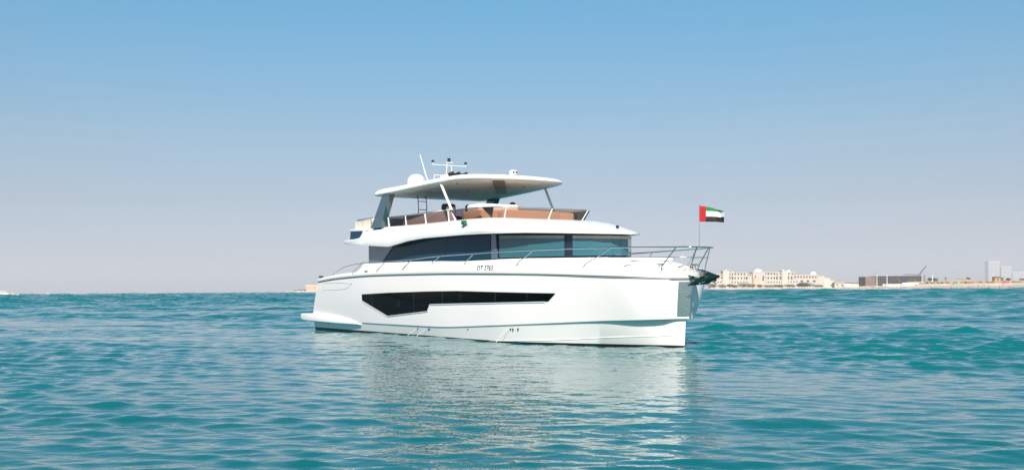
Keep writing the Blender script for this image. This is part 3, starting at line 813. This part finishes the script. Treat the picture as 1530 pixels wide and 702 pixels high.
# flag --------------------------------------------------------------------------
def build_flag():
    mats = [mat("red_bunting", (.38, .003, .009), .7), mat("green_bunting", (.0, .17, .03), .7), mat("white_bunting", (.78, .78, .78), .7), mat("black_bunting", (.006, .005, .009), .7)]
    nx, nz = 30, 18; L, Hh = .74, .43
    dirv = Vector((math.cos(R(57.5)), math.sin(R(57.5)), 0)); nrm = Vector((-dirv.y, dirv.x, 0))
    vs, fs, fm = [], [], []
    for i in range(nx+1):
        u = i/nx
        for j in range(nz+1):
            w_ = j/nz
            sag = -.10*u*u*(.6+.8*w_) - .04*u
            x = L*u*(.93 - .04*w_*u)
            off = .065*u**.7*math.sin(8.5*u + 2.2*w_) + .03*math.sin(15*u + 4*w_)*u
            zz = w_ if w_ < 2/3 else 2/3 + (w_-2/3)*(1 - .95*u**1.6)
            p = dirv*x + nrm*off + Vector((0, 0, Hh*zz - .025*u))
            vs.append(p)
    for i in range(nx):
        for j in range(nz):
            fs.append((i*(nz+1)+j, (i+1)*(nz+1)+j, (i+1)*(nz+1)+j+1, i*(nz+1)+j+1))
            fm.append(0 if i < nx*.25 else 3 if j < nz/3 else 2 if j < 2*nz/3 else 1)
    o = obj("flag", vs, fs, None, None, 60, mats=mats, fmat=fm)
    rz = Matrix.Rotation(-TH, 4, 'Z')
    o.location = ORG + (rz @ Vector((23.66, 0, 3.46))); o.rotation_euler = (0, 0, -TH)
    md = o.modifiers.new("thickness", 'SOLIDIFY'); md.thickness = .004
    tag(o, "red, green, white and black striped flag flying from the staff at the yacht's bow", "flag")
build_flag()

# ------------------------------------------------------------------ far shore
def W(px, py, Y):
    """world point seen at source pixel (px, py) at depth Y"""
    u, v = px - 765.0, 434.1 - py; c, s = math.cos(ROLL), math.sin(ROLL)
    return Vector(((c*u + s*v)/1600*Y, Y, 1.6 + (-s*u + c*v)/1600*Y))
def WX(px, Y): return (px - 765.0)/1600*Y
def WZ(px, py, Y): return W(px, py, Y).z

M['sand'] = mat("pale_sand", (0.50, 0.42, 0.33), 0.9, noise=(.05, .15))
M['earth'] = mat("ochre_earth", (0.42, 0.30, 0.20), 0.95, noise=(.12, .25))
M['rock'] = mat("grey_rock", (0.30, 0.27, 0.24), 0.9, noise=(.4, .35))
M['stucco'] = mat("cream_stucco", (0.45, 0.395, 0.345), 0.85, noise=(.08, .06))
M['stucco2'] = mat("pale_stucco", (0.50, 0.445, 0.39), 0.85)
M['peach'] = mat("peach_stucco", (0.62, 0.40, 0.26), 0.85)
M['dome'] = mat("white_dome", (0.62, 0.60, 0.57), 0.5)
M['winglass'] = mat("shaded_window", (0.05, 0.042, 0.045), 0.3)
M['leafgrey'] = mat("dusty_green_leaves", (0.115, 0.115, 0.060), 0.8, noise=(.5, .3))
M['leaf'] = mat("green_leaves", (0.075, 0.090, 0.036), 0.8, noise=(.5, .3))
M['leafred'] = mat("rust_coloured_shrub", (0.22, 0.105, 0.060), 0.9, noise=(.5, .3))
M['trunk'] = mat("palm_trunk", (0.16, 0.11, 0.075), 0.9)
M['brownclad'] = mat("brown_cladding", (0.15, 0.115, 0.105), 0.8, noise=(.2, .1))
M['concrete'] = mat("grey_concrete", (0.14, 0.125, 0.14), 0.85)
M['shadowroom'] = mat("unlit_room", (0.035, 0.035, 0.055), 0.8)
M['hoard'] = mat("grey_hoarding", (0.50, 0.48, 0.47), 0.7)
M['whitep'] = mat("white_paint", (0.80, 0.79, 0.78), 0.5)
M['towerwall'] = mat("pale_tower_wall", (0.40, 0.39, 0.38), 0.7)
M['towerglass'] = mat("grey_tower_glass", (0.31, 0.31, 0.315), 0.5)
M['redcloth'] = mat("pink_red_awning", (0.62, 0.10, 0.10), 0.8)
M['greencloth'] = mat("green_tarpaulin", (0.04, 0.28, 0.17), 0.7)
M['yellow'] = mat("mustard_paint", (0.40, 0.27, 0.07), 0.7)
M['bluepaint'] = mat("blue_grey_paint", (0.05, 0.11, 0.16), 0.6)

def ribbon(name, rows, m, label):
    """sheet through rows of points"""
    n = len(rows[0]); v = [p for r in rows for p in r]
    f = [(i*n+j, i*n+j+1, (i+1)*n+j+1, (i+1)*n+j) for i in range(len(rows)-1) for j in range(n-1)]
    o = obj(name, v, f, m, None, 50); return tag(o, label, None, kind="structure")

YH = 1900.0
rnd = random.Random(5)
pxs = np.linspace(985, 1285, 61)
def bz(i, k): return .5*math.sin(i*.9+k) + .4*math.sin(i*.37+2*k)
ribbon("beach", [[Vector((WX(p, YH), YH-26+bz(i,0)*6, -.6)) for i, p in enumerate(pxs)], [Vector((WX(p, YH), YH-10, 1.9+.25*bz(i,1))) for i, p in enumerate(pxs)],
                 [Vector((WX(p, YH), YH+14, 3.6+.3*bz(i,2))) for i, p in enumerate(pxs)], [Vector((WX(p, YH+400), YH+400, 4.0)) for p in pxs]], M['sand'], "strip of pale beach sand in front of the domed hotel")
YR = 1080.0
def yr(px): return float(np.interp(px, [1230, 1265, 1400, 1620], [1128, 1118, 1080, 1000]))
pxs = np.linspace(1236, 1640, 140)
def top(px): return float(np.interp(px, [1236, 1262, 1300, 1340, 1372, 1384, 1400, 1440, 1470, 1640], [1.2, 3.6, 3.9, 4.0, 4.2, 5.3, 5.4, 5.4, 5.6, 5.6]))
ribbon("headland", [[Vector((WX(p, yr(p)), yr(p)-10+bz(i,0)*2, -.8)) for i, p in enumerate(pxs)],
                    [Vector((WX(p, yr(p)), yr(p)-2, top(p)*.62+.3*bz(i,1))) for i, p in enumerate(pxs)],
                    [Vector((WX(p, yr(p)), yr(p)+12, top(p)+.25*bz(i,2))) for i, p in enumerate(pxs)],
                    [Vector((WX(p, yr(p)+500), yr(p)+500, top(p)+.4)) for p in pxs]], M['sand'], "low sandy headland behind the rock revetment")
# rock revetment along the headland
bm = bmesh.new()
for k in range(2600):
    px = rnd.uniform(1236, 1625); t = rnd.random()**.8
    Y = yr(px) - 11 + 11*t; z = -.3 + t*top(px)*.72
    r = rnd.uniform(.45, 1.15)
    g = bmesh.ops.create_icosphere(bm, subdivisions=1, radius=r)
    c = Vector((WX(px, Y), Y, z)); sc = Vector((rnd.uniform(.8, 1.5), rnd.uniform(.7, 1.2), rnd.uniform(.6, 1)))
    for v_ in g['verts']:
        v_.co = Vector((v_.co[i]*sc[i]*rnd.uniform(.75, 1.2) for i in range(3))) + c
me = bpy.data.meshes.new("rock_revetment"); bm.to_mesh(me); bm.free(); me.materials.append(M['rock'])
tag(link(bpy.data.objects.new("rock_revetment", me)), "jumbled grey boulders armouring the headland's waterline", None, kind="stuff")

# ---- vegetation
def leaf_mesh(name, seed, wx, wy, h, n, ls, m):
    """many small leaf clumps spread through an uneven crown, unit metres"""
    r = random.Random(seed); v, f = [], []
    lobes = [(r.uniform(-.32, .32)*wx, r.uniform(-.3, .3)*wy, r.uniform(.35, .68)*h, r.uniform(.22, .36)) for _ in range(7)]
    for k in range(n):
        lx, ly, lz, lr = r.choice(lobes)
        d = Vector((r.gauss(0, 1), r.gauss(0, 1), r.gauss(0, 1))).normalized() * (r.random()**.4)
        c = Vector((lx + d.x*lr*wx, ly + d.y*lr*wy, max(.05*h, lz + d.z*lr*h)))
        a = Vector((r.gauss(0, 1), r.gauss(0, 1), r.gauss(0, 1))).normalized(); b = a.orthogonal().normalized(); s = ls*r.uniform(.6, 1.4)
        o = len(v)
        v += [c + a*s, c + b*s*.7, c - a*s, c - b*s*.7]; f.append((o, o+1, o+2, o+3))
    me = bpy.data.meshes.new(name); me.from_pydata([tuple(p) for p in v], [], f); me.materials.append(m); return me
CROWNS = {}
def tree(name, px, py_top, px_w, Y, ground, label, m='leaf', group=None, cat="tree", kind=0):
    zt = WZ(px, py_top, Y); h = zt - ground; w = px_w/1600*Y
    key = (m, kind)
    if key not in CROWNS: CROWNS[key] = leaf_mesh("crown", 31+kind, 1, 1, 1, 700, .055, M[m])
    t = empty(name, (WX(px, Y), Y, ground)); tag(t, label, cat, group)
    c = link(bpy.data.objects.new("crown", CROWNS[key]), t); c.scale = (w, max(3, w*.7), h)
    MB().tube([(0, 0, -.4), (.1, 0, h*.3), (0, .05, h*.55)], .22*min(1.5, h/6), 6, .1).build("trunk", M['trunk'], t)
    return t
def palm(px, py_top, Y, ground, label, group=None):
    h = WZ(px, py_top, Y) - ground
    t = empty("palm_tree", (WX(px, Y), Y, ground)); tag(t, label, "palm tree", group)
    MB().tube([(0, 0, -.3), (.2, 0, h*.5), (.1, 0, h*.86)], .28, 7, .2).build("trunk", M['trunk'], t)
    v, f = [], []
    for k in range(18):
        a = k*2.4; el = .9 - .1*k
        for s in range(5):
            r0, r1 = s*.5, (s+1)*.5
            for rr2, ww in ((r0, .22 if s else .08), (r1, .22*(1-(s+1)/5.5))):
                zz = h*.87 + rr2*math.sin(el) - .16*rr2*rr2; c = Vector((.1 + rr2*math.cos(a)*math.cos(el), rr2*math.sin(a)*math.cos(el), zz)); n = Vector((-math.sin(a), math.cos(a), 0))*ww
                v += [c+n, c-n]
            o = len(v)-4; f.append((o, o+1, o+3, o+2))
    obj("crown", v, f, M['leaf'], t, 0)
    return t

# ---- the domed hotel
def build_hotel():
    Y = YH + 60
    H = empty("hotel", (WX(1160, Y), Y, 3.7)); tag(H, "long cream beach hotel with white domes and rows of arched windows", "hotel")
    X0 = WX(1160, Y)
    def lx(px): return WX(px, Y) - X0
    def lz(py, px=1160): return WZ(px, py, Y) - 3.7
    def block(name, p0, p1, pt, d0, d1, m='stucco', crenel=True):
        z = lz(pt, (p0+p1)/2); mb = MB().box((lx(p0), d0, -1), (lx(p1), d1, z))
        mb.box((lx(p0)-.4, d0-.4, z-.9), (lx(p1)+.4, d0-.003, z+.5))
        mb.box((lx(p0)-.4, d0, z+.003), (lx(p1)+.4, d0+.8, z+.5))
        o = mb.build(name, M[m], H, 0); return o
    block("wing", 1062, 1080, 409.3, 2, 26)
    block("tower", 1080, 1089.5, 404.3, -3, 20, 'stucco2')
    block("wing", 1089.5, 1117, 407.2, 0, 26)
    block("wing", 1117, 1124, 409.0, 2, 26)
    block("central_block", 1124, 1143, 406.2, -4, 24)
    block("wing", 1143, 1168, 406.6, 0, 26)
    block("tower", 1168, 1176.5, 404.4, -4, 20, 'stucco2')
    block("wing", 1176.5, 1187, 406.8, 0, 26)
    block("wing", 1187, 1222, 410.6, 0, 26)
    block("wing", 1222, 1232, 412.2, -1, 22)
    block("terrace", 1232, 1240, 415.4, -1, 20, 'stucco2')
    block("terrace", 1240, 1246, 419.0, -1, 20, 'stucco2')
    block("porch", 1125.5, 1132, 415.0, -7.5, -4.003, 'peach')
    for px, py, r, hh in ((1134, 406.0, 8.6, 5.2), (1086, 404.2, 1.8, 1.6), (1096, 407.0, 2.0, 1.6), (1172, 404.2, 1.8, 1.9), (1180, 406.0, 4.2, 3.4), (1217, 410.2, 6.2, 5.6)):
        z = lz(py, px)
        MB().lathe([(r*1.04, -.6), (r*1.04, .4)] + [(r*math.cos(a), .4+hh*math.sin(a)) for a in np.linspace(0, 1.5, 8)], (lx(px), 8, z), 24).build("dome", M['dome'], H, 50)
    # one window mesh, linked copies
    def wmesh(w, h):
        mb = MB(); arc = [(w/2*math.cos(a), h-w/2+w/2*math.sin(a)) for a in np.linspace(0, math.pi, 9)]
        mb.prism([(-w/2, 0), (w/2, 0)] + arc, 1, -.25, .25)
        o = mb.build("window", M['winglass'], None, 0); me = o.data; bpy.data.objects.remove(o); return me
    tall, small, wide, slot = wmesh(2.5, 5.8), wmesh(2.2, 2.6), wmesh(5.2, 3.4), wmesh(2.5, 3.4)
    n = 0
    def row(p0, p1, k, py, me, d):
        for px in np.linspace(p0, p1, k):
            o = link(bpy.data.objects.new("window", me), H); o.location = (lx(px), d, lz(py, px))
    row(1090.5, 1094.5, 2, 417.4, tall, 0); row(1098.5, 1112.5, 4, 416.6, slot, 0); row(1098.5, 1112.5, 4, 410.6, slot, 0)
    row(1116, 1116, 1, 417.6, tall, 0); row(1094, 1116, 6, 422.6, small, 0); row(1090.5, 1094.5, 2, 410.8, small, 0); row(1119, 1122, 2, 411.2, small, 2)
    row(1128, 1140, 2, 414.6, slot, -4)
    row(1139.5, 1139.5, 1, 419.2, tall, -4); row(1143.8, 1157, 4, 416.4, slot, 0); row(1144, 1157, 4, 410.2, slot, 0); row(1161, 1166, 2, 417.2, tall, 0); row(1161, 1166, 2, 410.4, small, 0); row(1143.8, 1165, 6, 422.4, small, 0)
    row(1178, 1183, 2, 417.2, tall, 0); row(1179, 1184.5, 2, 410.2, small, 0); row(1177.5, 1191, 4, 421.8, small, 0)
    row(1188, 1219, 8, 415.0, slot, 0); row(1198, 1226, 4, 421.2, wide, -1.1 if False else 0)
    row(1074, 1078.5, 2, 411.4, small, 2); row(1074, 1078.5, 2, 416.0, slot, 2); row(1073, 1077.5, 2, 422.0, small, 2)
build_hotel()
G = 3.4
hb = [(1068, 422.6, 9), (1079, 424.0, 8), (1090, 423.4, 10), (1100, 424.6, 9), (1113, 422.2, 13), (1124, 423.6, 8), (1137, 424.0, 8), (1148, 424.8, 9), (1158, 424.6, 9), (1168, 424.4, 10), (1180, 423.6, 10), (1194, 423.0, 11), (1207, 420.8, 20), (1222, 424.4, 10), (1244, 423.6, 7)]
hl = ["grey green tree at the far left end of the hotel, just clear of the anchor", "low shrub at the foot of the hotel's left tower", "dusty bush right of the hotel's left tower", "small bush under the hotel's left wing windows", "wide dusty bush left of the peach porch", "bush beside the hotel's peach porch", "low bush right of the hotel's peach porch", "small bush under the big white dome's right wing", "small bush in the middle of the hotel front", "low bush at the foot of the hotel's right tower", "bush just right of the hotel's right tower", "bush left of the largest green tree before the hotel", "largest and greenest tree standing before the hotel arches", "low bush right of the largest green tree", "small bush at the hotel's right end terrace"]
for i, ((px, py, w), lb) in enumerate(zip(hb, hl)):
    tree("bush", px, py, w*1.5, YH+20, G, lb, 'leaf' if i == 12 else 'leafgrey', "bushes along the hotel beach", "bush", i % 3)

# ---- low pavilion and tents between hotel and building site
def house(name, px0, px1, pyt, Y, ground, m, label, cat, roof=None, d=10, group=None):
    z = WZ((px0+px1)/2, pyt, Y) - ground; w = (px1-px0)/1600*Y
    t = empty(name, (WX((px0+px1)/2, Y), Y, ground)); tag(t, label, cat, group)
    MB().box((-w/2, 0, -1), (w/2, d, z)).build("wall", M[m], t, 0)
    if roof: MB().prism([(-w/2-.5, z+.003), (w/2+.5, z+.003), (w/2-.6, z+1.3), (-w/2+.6, z+1.3)], 1, -.5, d+.5).build("roof", M[roof], t, 0)
    nw = max(1, int(w/5))
    for k in range(nw):
        x = -w/2 + w*(k+.5)/nw
        MB().box((x-.7, -.06, z*.3), (x+.7, .1, z*.72)).build("window", M['winglass'], t, 0)
    return t
house("beach_house", 1247, 1262, 423.0, YR+200, 3.6, 'stucco', "low cream beach house with brown roof beside the hotel", "house", 'earth')
house("beach_house", 1260, 1284, 423.4, YR+260, 3.6, 'peach', "long low tan house behind the white tents", "house", 'brownclad')
def tent(px, w, pyt, Y, label):
    z = WZ(px, pyt, Y) - 3.5; ww = w/1600*Y
    t = empty("tent", (WX(px, Y), Y, 3.5)); tag(t, label, "tent", "white tents by the shore")
    MB().prism([(-ww/2, 0), (ww/2, 0), (ww/2, z*.6), (ww*.12, z), (-ww*.12, z), (-ww/2, z*.6)], 1, 0, 6).build("canopy", M['whitep'], t, 0)
    MB().box((-ww*.1, -.05, 0), (ww*.1, .02, z*.5)).build("entrance", M['hoard'], t, 0)
tent(1267.5, 12, 423.8, YR+45, "larger of two white tents by the rocks left of the building site")
tent(1278, 8, 424.8, YR+45, "smaller of two white tents by the rocks left of the building site")

# ---- unfinished building
def site():
    Y = YR + 70; g = 3.9
    t = empty("unfinished_building", (WX(1338, Y), Y, g)); tag(t, "dark unfinished concrete building with open floors and a brown clad end", "building")
    X0 = WX(1338, Y)
    def lx(px): return WX(px, Y)-X0
    def lz(py): return WZ(1338, py, Y)-g
    MB().box((lx(1293), 0, -1), (lx(1308.2), 22, lz(413.0))).build("clad_end", M['brownclad'], t, 0)
    z0, z1 = 1.6, lz(412.4); nfl = 5
    mb = MB()
    for k in range(nfl+1):
        z = z0 + (z1-z0)*k/nfl; mb.box((lx(1308.3), 0, z-.22), (lx(1383), 20, z+.22))
    mb.build("floor_slab", M['concrete'], t, 0)
    mb = MB()
    for px in np.linspace(1309, 1382.4, 26): mb.box((lx(px)-.28, .3, 0), (lx(px)+.28, .9, z1-.23))
    mb.build("column", M['concrete'], t, 0)
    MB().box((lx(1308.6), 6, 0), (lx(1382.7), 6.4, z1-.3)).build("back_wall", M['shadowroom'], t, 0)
    fr2 = MB(); za, zb = z1+.25, lz(410.0)
    for px in np.linspace(1355.5, 1382.5, 7): fr2.tube([(lx(px), 2, za), (lx(px), 2, zb)], .22, 5)
    fr2.tube([(lx(1355.5), 2, zb), (lx(1382.5), 2, zb)], .28, 5).tube([(lx(1355.5), 12, zb), (lx(1382.5), 12, zb)], .28, 5)
    fr2.build("roof_frame", M['concrete'], t, 0)
site()
def crane():
    Y = YR + 110
    a, b = W(1370, 414, Y), W(1384.2, 397, Y)
    t = empty("crane", (a.x, Y, 4)); tag(t, "slim dark crane boom slanting up behind the unfinished building", "crane")
    o = Vector((a.x, Y, 4)); a -= o; b -= o
    d = (b-a).normalized(); n = Vector((-d.z, 0, d.x))*.45
    bm_ = MB()
    for s in (n, -n): bm_.tube([a+s, b+s*.3], .26, 5)
    k = 14
    for i in range(k):
        p = a+(b-a)*(i/k); q = a+(b-a)*((i+1)/k); s = 1 if i % 2 else -1
        bm_.tube([p+n*s*(1-.7*i/k), q-n*s*(1-.7*(i+1)/k)], .08, 4)
    bm_.build("boom", M['shadowroom'], t, 0)
    MB().tube([(a.x-.4, 0, 0), (a.x-.2, 0, a.z)], .55, 6).build("mast", M['concrete'], t, 0)
    MB().bbox((a.x-2.2, -1.5, a.z-2), (a.x+.8, 1.5, a.z), .2).build("cab", M['concrete'], t, 0)
crane()
def fence(px0, px1, pyt, Y, m, label):
    g = 3.9; z = WZ((px0+px1)/2, pyt, Y)-g; w = (px1-px0)/1600*Y
    t = empty("hoarding", (WX((px0+px1)/2, Y), Y, g)); tag(t, label, "fence")
    MB().box((-w/2, 0, -.5), (w/2, .2, z)).build("panel", M[m], t, 0)
    for k in range(7):
        x = -w/2 + w*k/6; MB().box((x-.12, -.15, -.5), (x+.12, -.003, z+.2)).build("post", M['hoard'], t, 0)
fence(1319, 1348.5, 424.0, YR+25, 'hoard', "grey site hoarding before the unfinished building")
fence(1348.5, 1373, 422.2, YR+22, 'whitep', "taller white site hoarding at the right end of the building")
def pole(px, pyt, pyb, Y, label, r=.34):
    b, c = W(px, pyb, Y), W(px, pyt, Y)
    t = empty("light_pole", (b.x, Y, b.z)); tag(t, label, "light pole", "white light poles along the headland")
    h = c.z-b.z
    MB().tube([(0, 0, -1.5), (0, 0, h)], r, 7, r*.7).build("pole", M['whitep'], t, 50)
    MB().lathe([(r*.8, 0), (r*2.2, .2), (r*2.2, .5), (r, .7)], (0, 0, h), 8).build("lamp_head", M['whitep'], t, 50)
for a in ((1310.3, 412, 427, "white pole before the brown clad end of the building"), (1325.4, 411.2, 424.2, "white pole before the open floors of the building"), (1377.8, 412, 419.5, "short white pole at the right end of the unfinished building"), (1393.4, 411.8, 419.5, "white pole standing among the round bushes"), (1484, 411, 419.5, "white pole under the tallest hazy tower")):
    pole(a[0], a[1], a[2], YR+20, a[3])

# ---- sandy bank, bushes and small things on the right
pxs = np.linspace(1372, 1640, 120)
def bank(i, k): return .35*math.sin(i*1.1+k)+.3*math.sin(i*.43+1.7*k)
ribbon("sand_bank", [[Vector((WX(p, yr(p)), yr(p)+14, 5.2+.2*bank(i,0))) for i, p in enumerate(pxs)],
    [Vector((WX(p, yr(p)), yr(p)+22, 6.4+.3*bank(i,1))) for i, p in enumerate(pxs)],
    [Vector((WX(p, yr(p)), yr(p)+34, 8.3+.35*bank(i,2) + 2.6*math.exp(-((p-1460)/11)**2))) for i, p in enumerate(pxs)],
    [Vector((WX(p, yr(p)+120), yr(p)+120, 8.2)) for p in pxs]], M['earth'], "ochre earth bank rising behind the headland's sand")
trees_r = [(1341.5, 413.2, 12, 'leafgrey', "pale round tree before the middle of the unfinished building"), (1364, 415.2, 12, 'leafgrey', "pale tree before the right part of the unfinished building"),
  (1389, 413.8, 11, 'leaf', "green bush left of the pole on the bank"), (1399, 414.2, 11, 'leafgrey', "dusty bush right of the pole on the bank"),
  (1438, 415.2, 11, 'leafgrey', "dusty tree left of the earth mound"), (1446, 413.2, 9, 'leaf', "dark green tree touching the earth mound"), (1508, 414.4, 10, 'leaf', "green tree right of the red awning"), (1528, 414.8, 9, 'leafgrey', "dusty tree at the right edge of the picture")]
for i, (px, py, w, m, lb) in enumerate(trees_r):
    Y = yr(px)+(50 if px > 1380 else 48); tree("tree", px, py, w, Y, 4.2 if px < 1380 else 7.8, lb, m, "trees on the headland", "tree", i % 3)
palm(1412.6, 413.6, yr(1412)+40, 7.6, "lone palm on the sandy bank, left of the earth mound")
shr = [(1386, 420.2), (1394, 420.6), (1401, 420.8), (1409, 421.0), (1416, 420.4), (1437, 420.4), (1444, 420.0), (1452, 420.6), (1461, 420.8), (1467, 420.4), (1476, 419.8), (1483, 419.6), (1516, 419.6), (1523, 419.8)]
for i, (px, py) in enumerate(shr):
    tree("shrub", px, py, rnd.uniform(6, 9), yr(px)+18, 5.6, "rust and olive shrub in the row along the foot of the sandy bank", 'leafred' if i % 3 else 'leafgrey', "shrubs along the sandy bank", "shrub", i % 3)
def kiosk(px, w, pyt, pyb, Y, m, label, name, cat, roof):
    b, c = W(px, pyb, Y), W(px, pyt, Y); h = c.z-b.z; ww = w/1600*Y
    t = empty(name, (b.x, Y, b.z)); tag(t, label, cat)
    MB().prism([(-ww/2, h*.45), (ww/2, h*.45), (ww*.28, h), (-ww*.28, h)] if roof else [(-ww/2, h*.55), (ww/2, h*.55), (0, h)], 1, -2, 2).build("canopy", M[m], t, 0)
    for sx_ in (-.45, .45):
        MB().tube([(ww*sx_, -1.8, -1), (ww*sx_, -1.8, h*.5)], .12, 5).build("post", M['whitep'], t, 0)
    MB().box((-ww*.44, -1.5, -.6), (ww*.44, 1.5, h*.44)).build("side_curtain", M[m], t, 0)
kiosk(1428, 6, 420.4, 424.0, yr(1428)+12, 'greencloth', "small green tarpaulin shelter on the sand", "shelter", "shelter", False)
kiosk(1503.5, 9, 419.0, 423.6, yr(1503)+12, 'redcloth', "pinkish red awning tent on the sand at the right", "awning_tent", "tent", True)
house("site_cabin", 1486.5, 1495.5, 414.8, yr(1490)+40, 7.8, 'yellow', "mustard yellow site cabin left of the blue pillar", "cabin", 'brownclad', 6)
bp_ = empty("sign_pillar", (WX(1497.5, yr(1497)+36), yr(1497)+36, 7.8)); tag(bp_, "narrow dark blue pillar beside the mustard cabin", "pillar")
MB().bbox((-1.2, -.6, -.5), (1.2, .6, 3.6), .1).build("shaft", M['bluepaint'], bp_); MB().bbox((-1.5, -.8, 3.605), (1.5, .8, 4.0), .1).build("cap", M['concrete'], bp_)

# ---- hazy towers
def hazetower(px0, px1, pyt, Y, nf, label, ledge=.5):
    g = 2.0; X = WX((px0+px1)/2, Y); w = (px1-px0)/1600*Y; z = WZ((px0+px1)/2, pyt, Y)-g
    t = empty("tower_block", (X, Y, g)); tag(t, label, "tower", "pale towers in the haze")
    MB().box((-w/2, 0, -2), (w/2, w*.7, z)).build("wall", M['towerwall'], t, 0)
    for k in range(nf):
        za = z*(k+.35)/nf; zb = z*(k+.8)/nf
        MB().box((-w*.47, -.8, za), (w*.30 if k % 2 else w*.40, .3, zb*.45+za*.55)).build("window_band", M['towerglass'], t, 0)
    MB().box((-w*.53, -2, z+.01), (w*.53, w*.72, z+4)).build("roof", M['whitep'], t, 0)
hazetower(1477, 1494, 391.0, 10800, 7, "tallest of the pale towers fading into the haze at the far right")
hazetower(1496, 1511.5, 398.6, 10850, 5, "second tallest pale tower in the haze, just right of the tallest")
hazetower(1513, 1545, 406.4, 10900, 3, "lowest and widest pale block in the haze at the right edge")

# ---- far left: breakwater, pavilion, sails, motor boats, beacon
YL = 2600.0
pxs = np.linspace(424, 640, 60)
ribbon("breakwater", [[Vector((WX(p, YL), YL-12, -.5)) for p in pxs], [Vector((WX(p, YL), YL, WZ(p, float(np.interp(p, [424, 428, 440, 460, 640], [436.4, 435.0, 434.6, 434.0, 433.2])), YL))) for p in pxs],
    [Vector((WX(p, YL+60), YL+60, 2.0)) for p in pxs]], M['sand'], "low sandy breakwater at the left, ending behind the yacht's stern")
house("pavilion", 456.5, 486, 425.4, YL+40, 2.5, 'peach', "flat roofed peach pavilion on the breakwater, half hidden by the yacht's stern", "building", None, 20)
for i, (px, w, py) in enumerate(((443, 6, 432.6), (449, 7, 432.0), (455, 7, 431.8))):
    tree("tree", px, py, w, YL+20, 2.0, ("leftmost grey tree on the breakwater", "middle grey tree on the breakwater", "grey tree next to the peach pavilion")[i], 'leafgrey', "trees on the breakwater", "tree", i)
for i, (px, py) in enumerate(((447.2, 434.0), (452.6, 433.2), (458.6, 432.6))):
    Y = YL-60; h = WZ(px, py, Y)
    t = empty("sailing_dinghy", (WX(px, Y), Y, 0)); tag(t, ("leftmost and smallest of three white sails before the breakwater", "middle one of three white sails before the breakwater", "rightmost and tallest of three white sails, nearest the yacht's stern")[i], "sailboat", "sailing dinghies before the breakwater")
    MB().prism([(-2.4, .1), (-2.1, .7), (2.3, .75), (2.9, .85), (2.2, .1)], 1, -.7, .7).build("hull", M['whitep'], t, 0)
    MB().prism([(-1.9, .95), (.5, .95), (.55, h)], 1, -.03, .03).build("sail", M['whitep'], t, 0)
    MB().tube([(.62, 0, .7), (.62, 0, h+.2)], .06, 5).build("mast", M['concrete'], t, 0)
def runabout(px, w, pyt, Y, label, tall=False):
    L = w/1600*Y; t = empty("motor_boat", (WX(px, Y), Y, 0)); tag(t, label, "motorboat", "distant white motorboats on the horizon")
    hh = max(.9, L*.09)
    MB().prism([(-L/2, -.3), (-L/2, hh*.9), (L*.1, hh), (L/2, hh*1.25), (L*.38, -.3)], 1, -L*.13, L*.13, .1).build("hull", M['whitep'], t, 30)
    z = WZ(px, pyt, Y)
    MB().prism([(-L*.3, hh), (-L*.27, z), (L*.05, z), (L*.2, hh)], 1, -L*.09, L*.09, .08).build("cabin", M['stucco2'], t, 30)
    MB().prism([(-L*.24, hh+(z-hh)*.4), (-L*.24, hh+(z-hh)*.75), (L*.06, hh+(z-hh)*.75), (L*.12, hh+(z-hh)*.4)], 1, -L*.095, L*.095).build("window", M['towerglass'], t, 0)
    MB().tube([(-L*.1, 0, z), (-L*.14, 0, z*1.5)], .07, 5).build("mast", M['concrete'], t, 0)
runabout(8, 26, 434.6, 1500, "largest white motor yacht on the horizon at the left edge")
runabout(19, 22, 437.8, 900, "low white boat just in front of the large one at the left edge")
runabout(72, 9, 437.0, 1600, "left one of two small white boats out on the horizon")
runabout(108, 7, 436.6, 1700, "right one of two small white boats out on the horizon")
t = empty("channel_beacon", (WX(345, 1600), 1600, 0)); tag(t, "tiny green channel beacon on the horizon left of the yacht", "beacon")
MB().lathe([(1.2, -.6), (1.3, .3), (1.0, .9), (.25, 1.0)], (0, 0, 0), 10).build("float", M['greencloth'], t)
MB().tube([(0, 0, .9), (0, 0, 4.2)], .22, 6, .12).build("mast", M['greencloth'], t)

# ------------------------------------------------------------------ haze
def haze():
    mb = MB().box((-12400, -12400, -6), (12400, 12400, 330))
    m = bpy.data.materials.new("sea_haze"); m.use_nodes = True; nt = m.node_tree; nt.nodes.clear()
    out = nt.nodes.new("ShaderNodeOutputMaterial"); pv_ = nt.nodes.new("ShaderNodeVolumePrincipled")
    pv_.inputs["Color"].default_value = (.95, .94, .96, 1); pv_.inputs["Density"].default_value = HAZE_DENSITY; pv_.inputs["Anisotropy"].default_value = 0.0
    nt.links.new(pv_.outputs[0], out.inputs["Volume"])
    o = mb.build("haze", m, None, 0); tag(o, "pale sea haze over the water and the far shore", None, kind="stuff")
HAZE_DENSITY = 0.00011
haze()
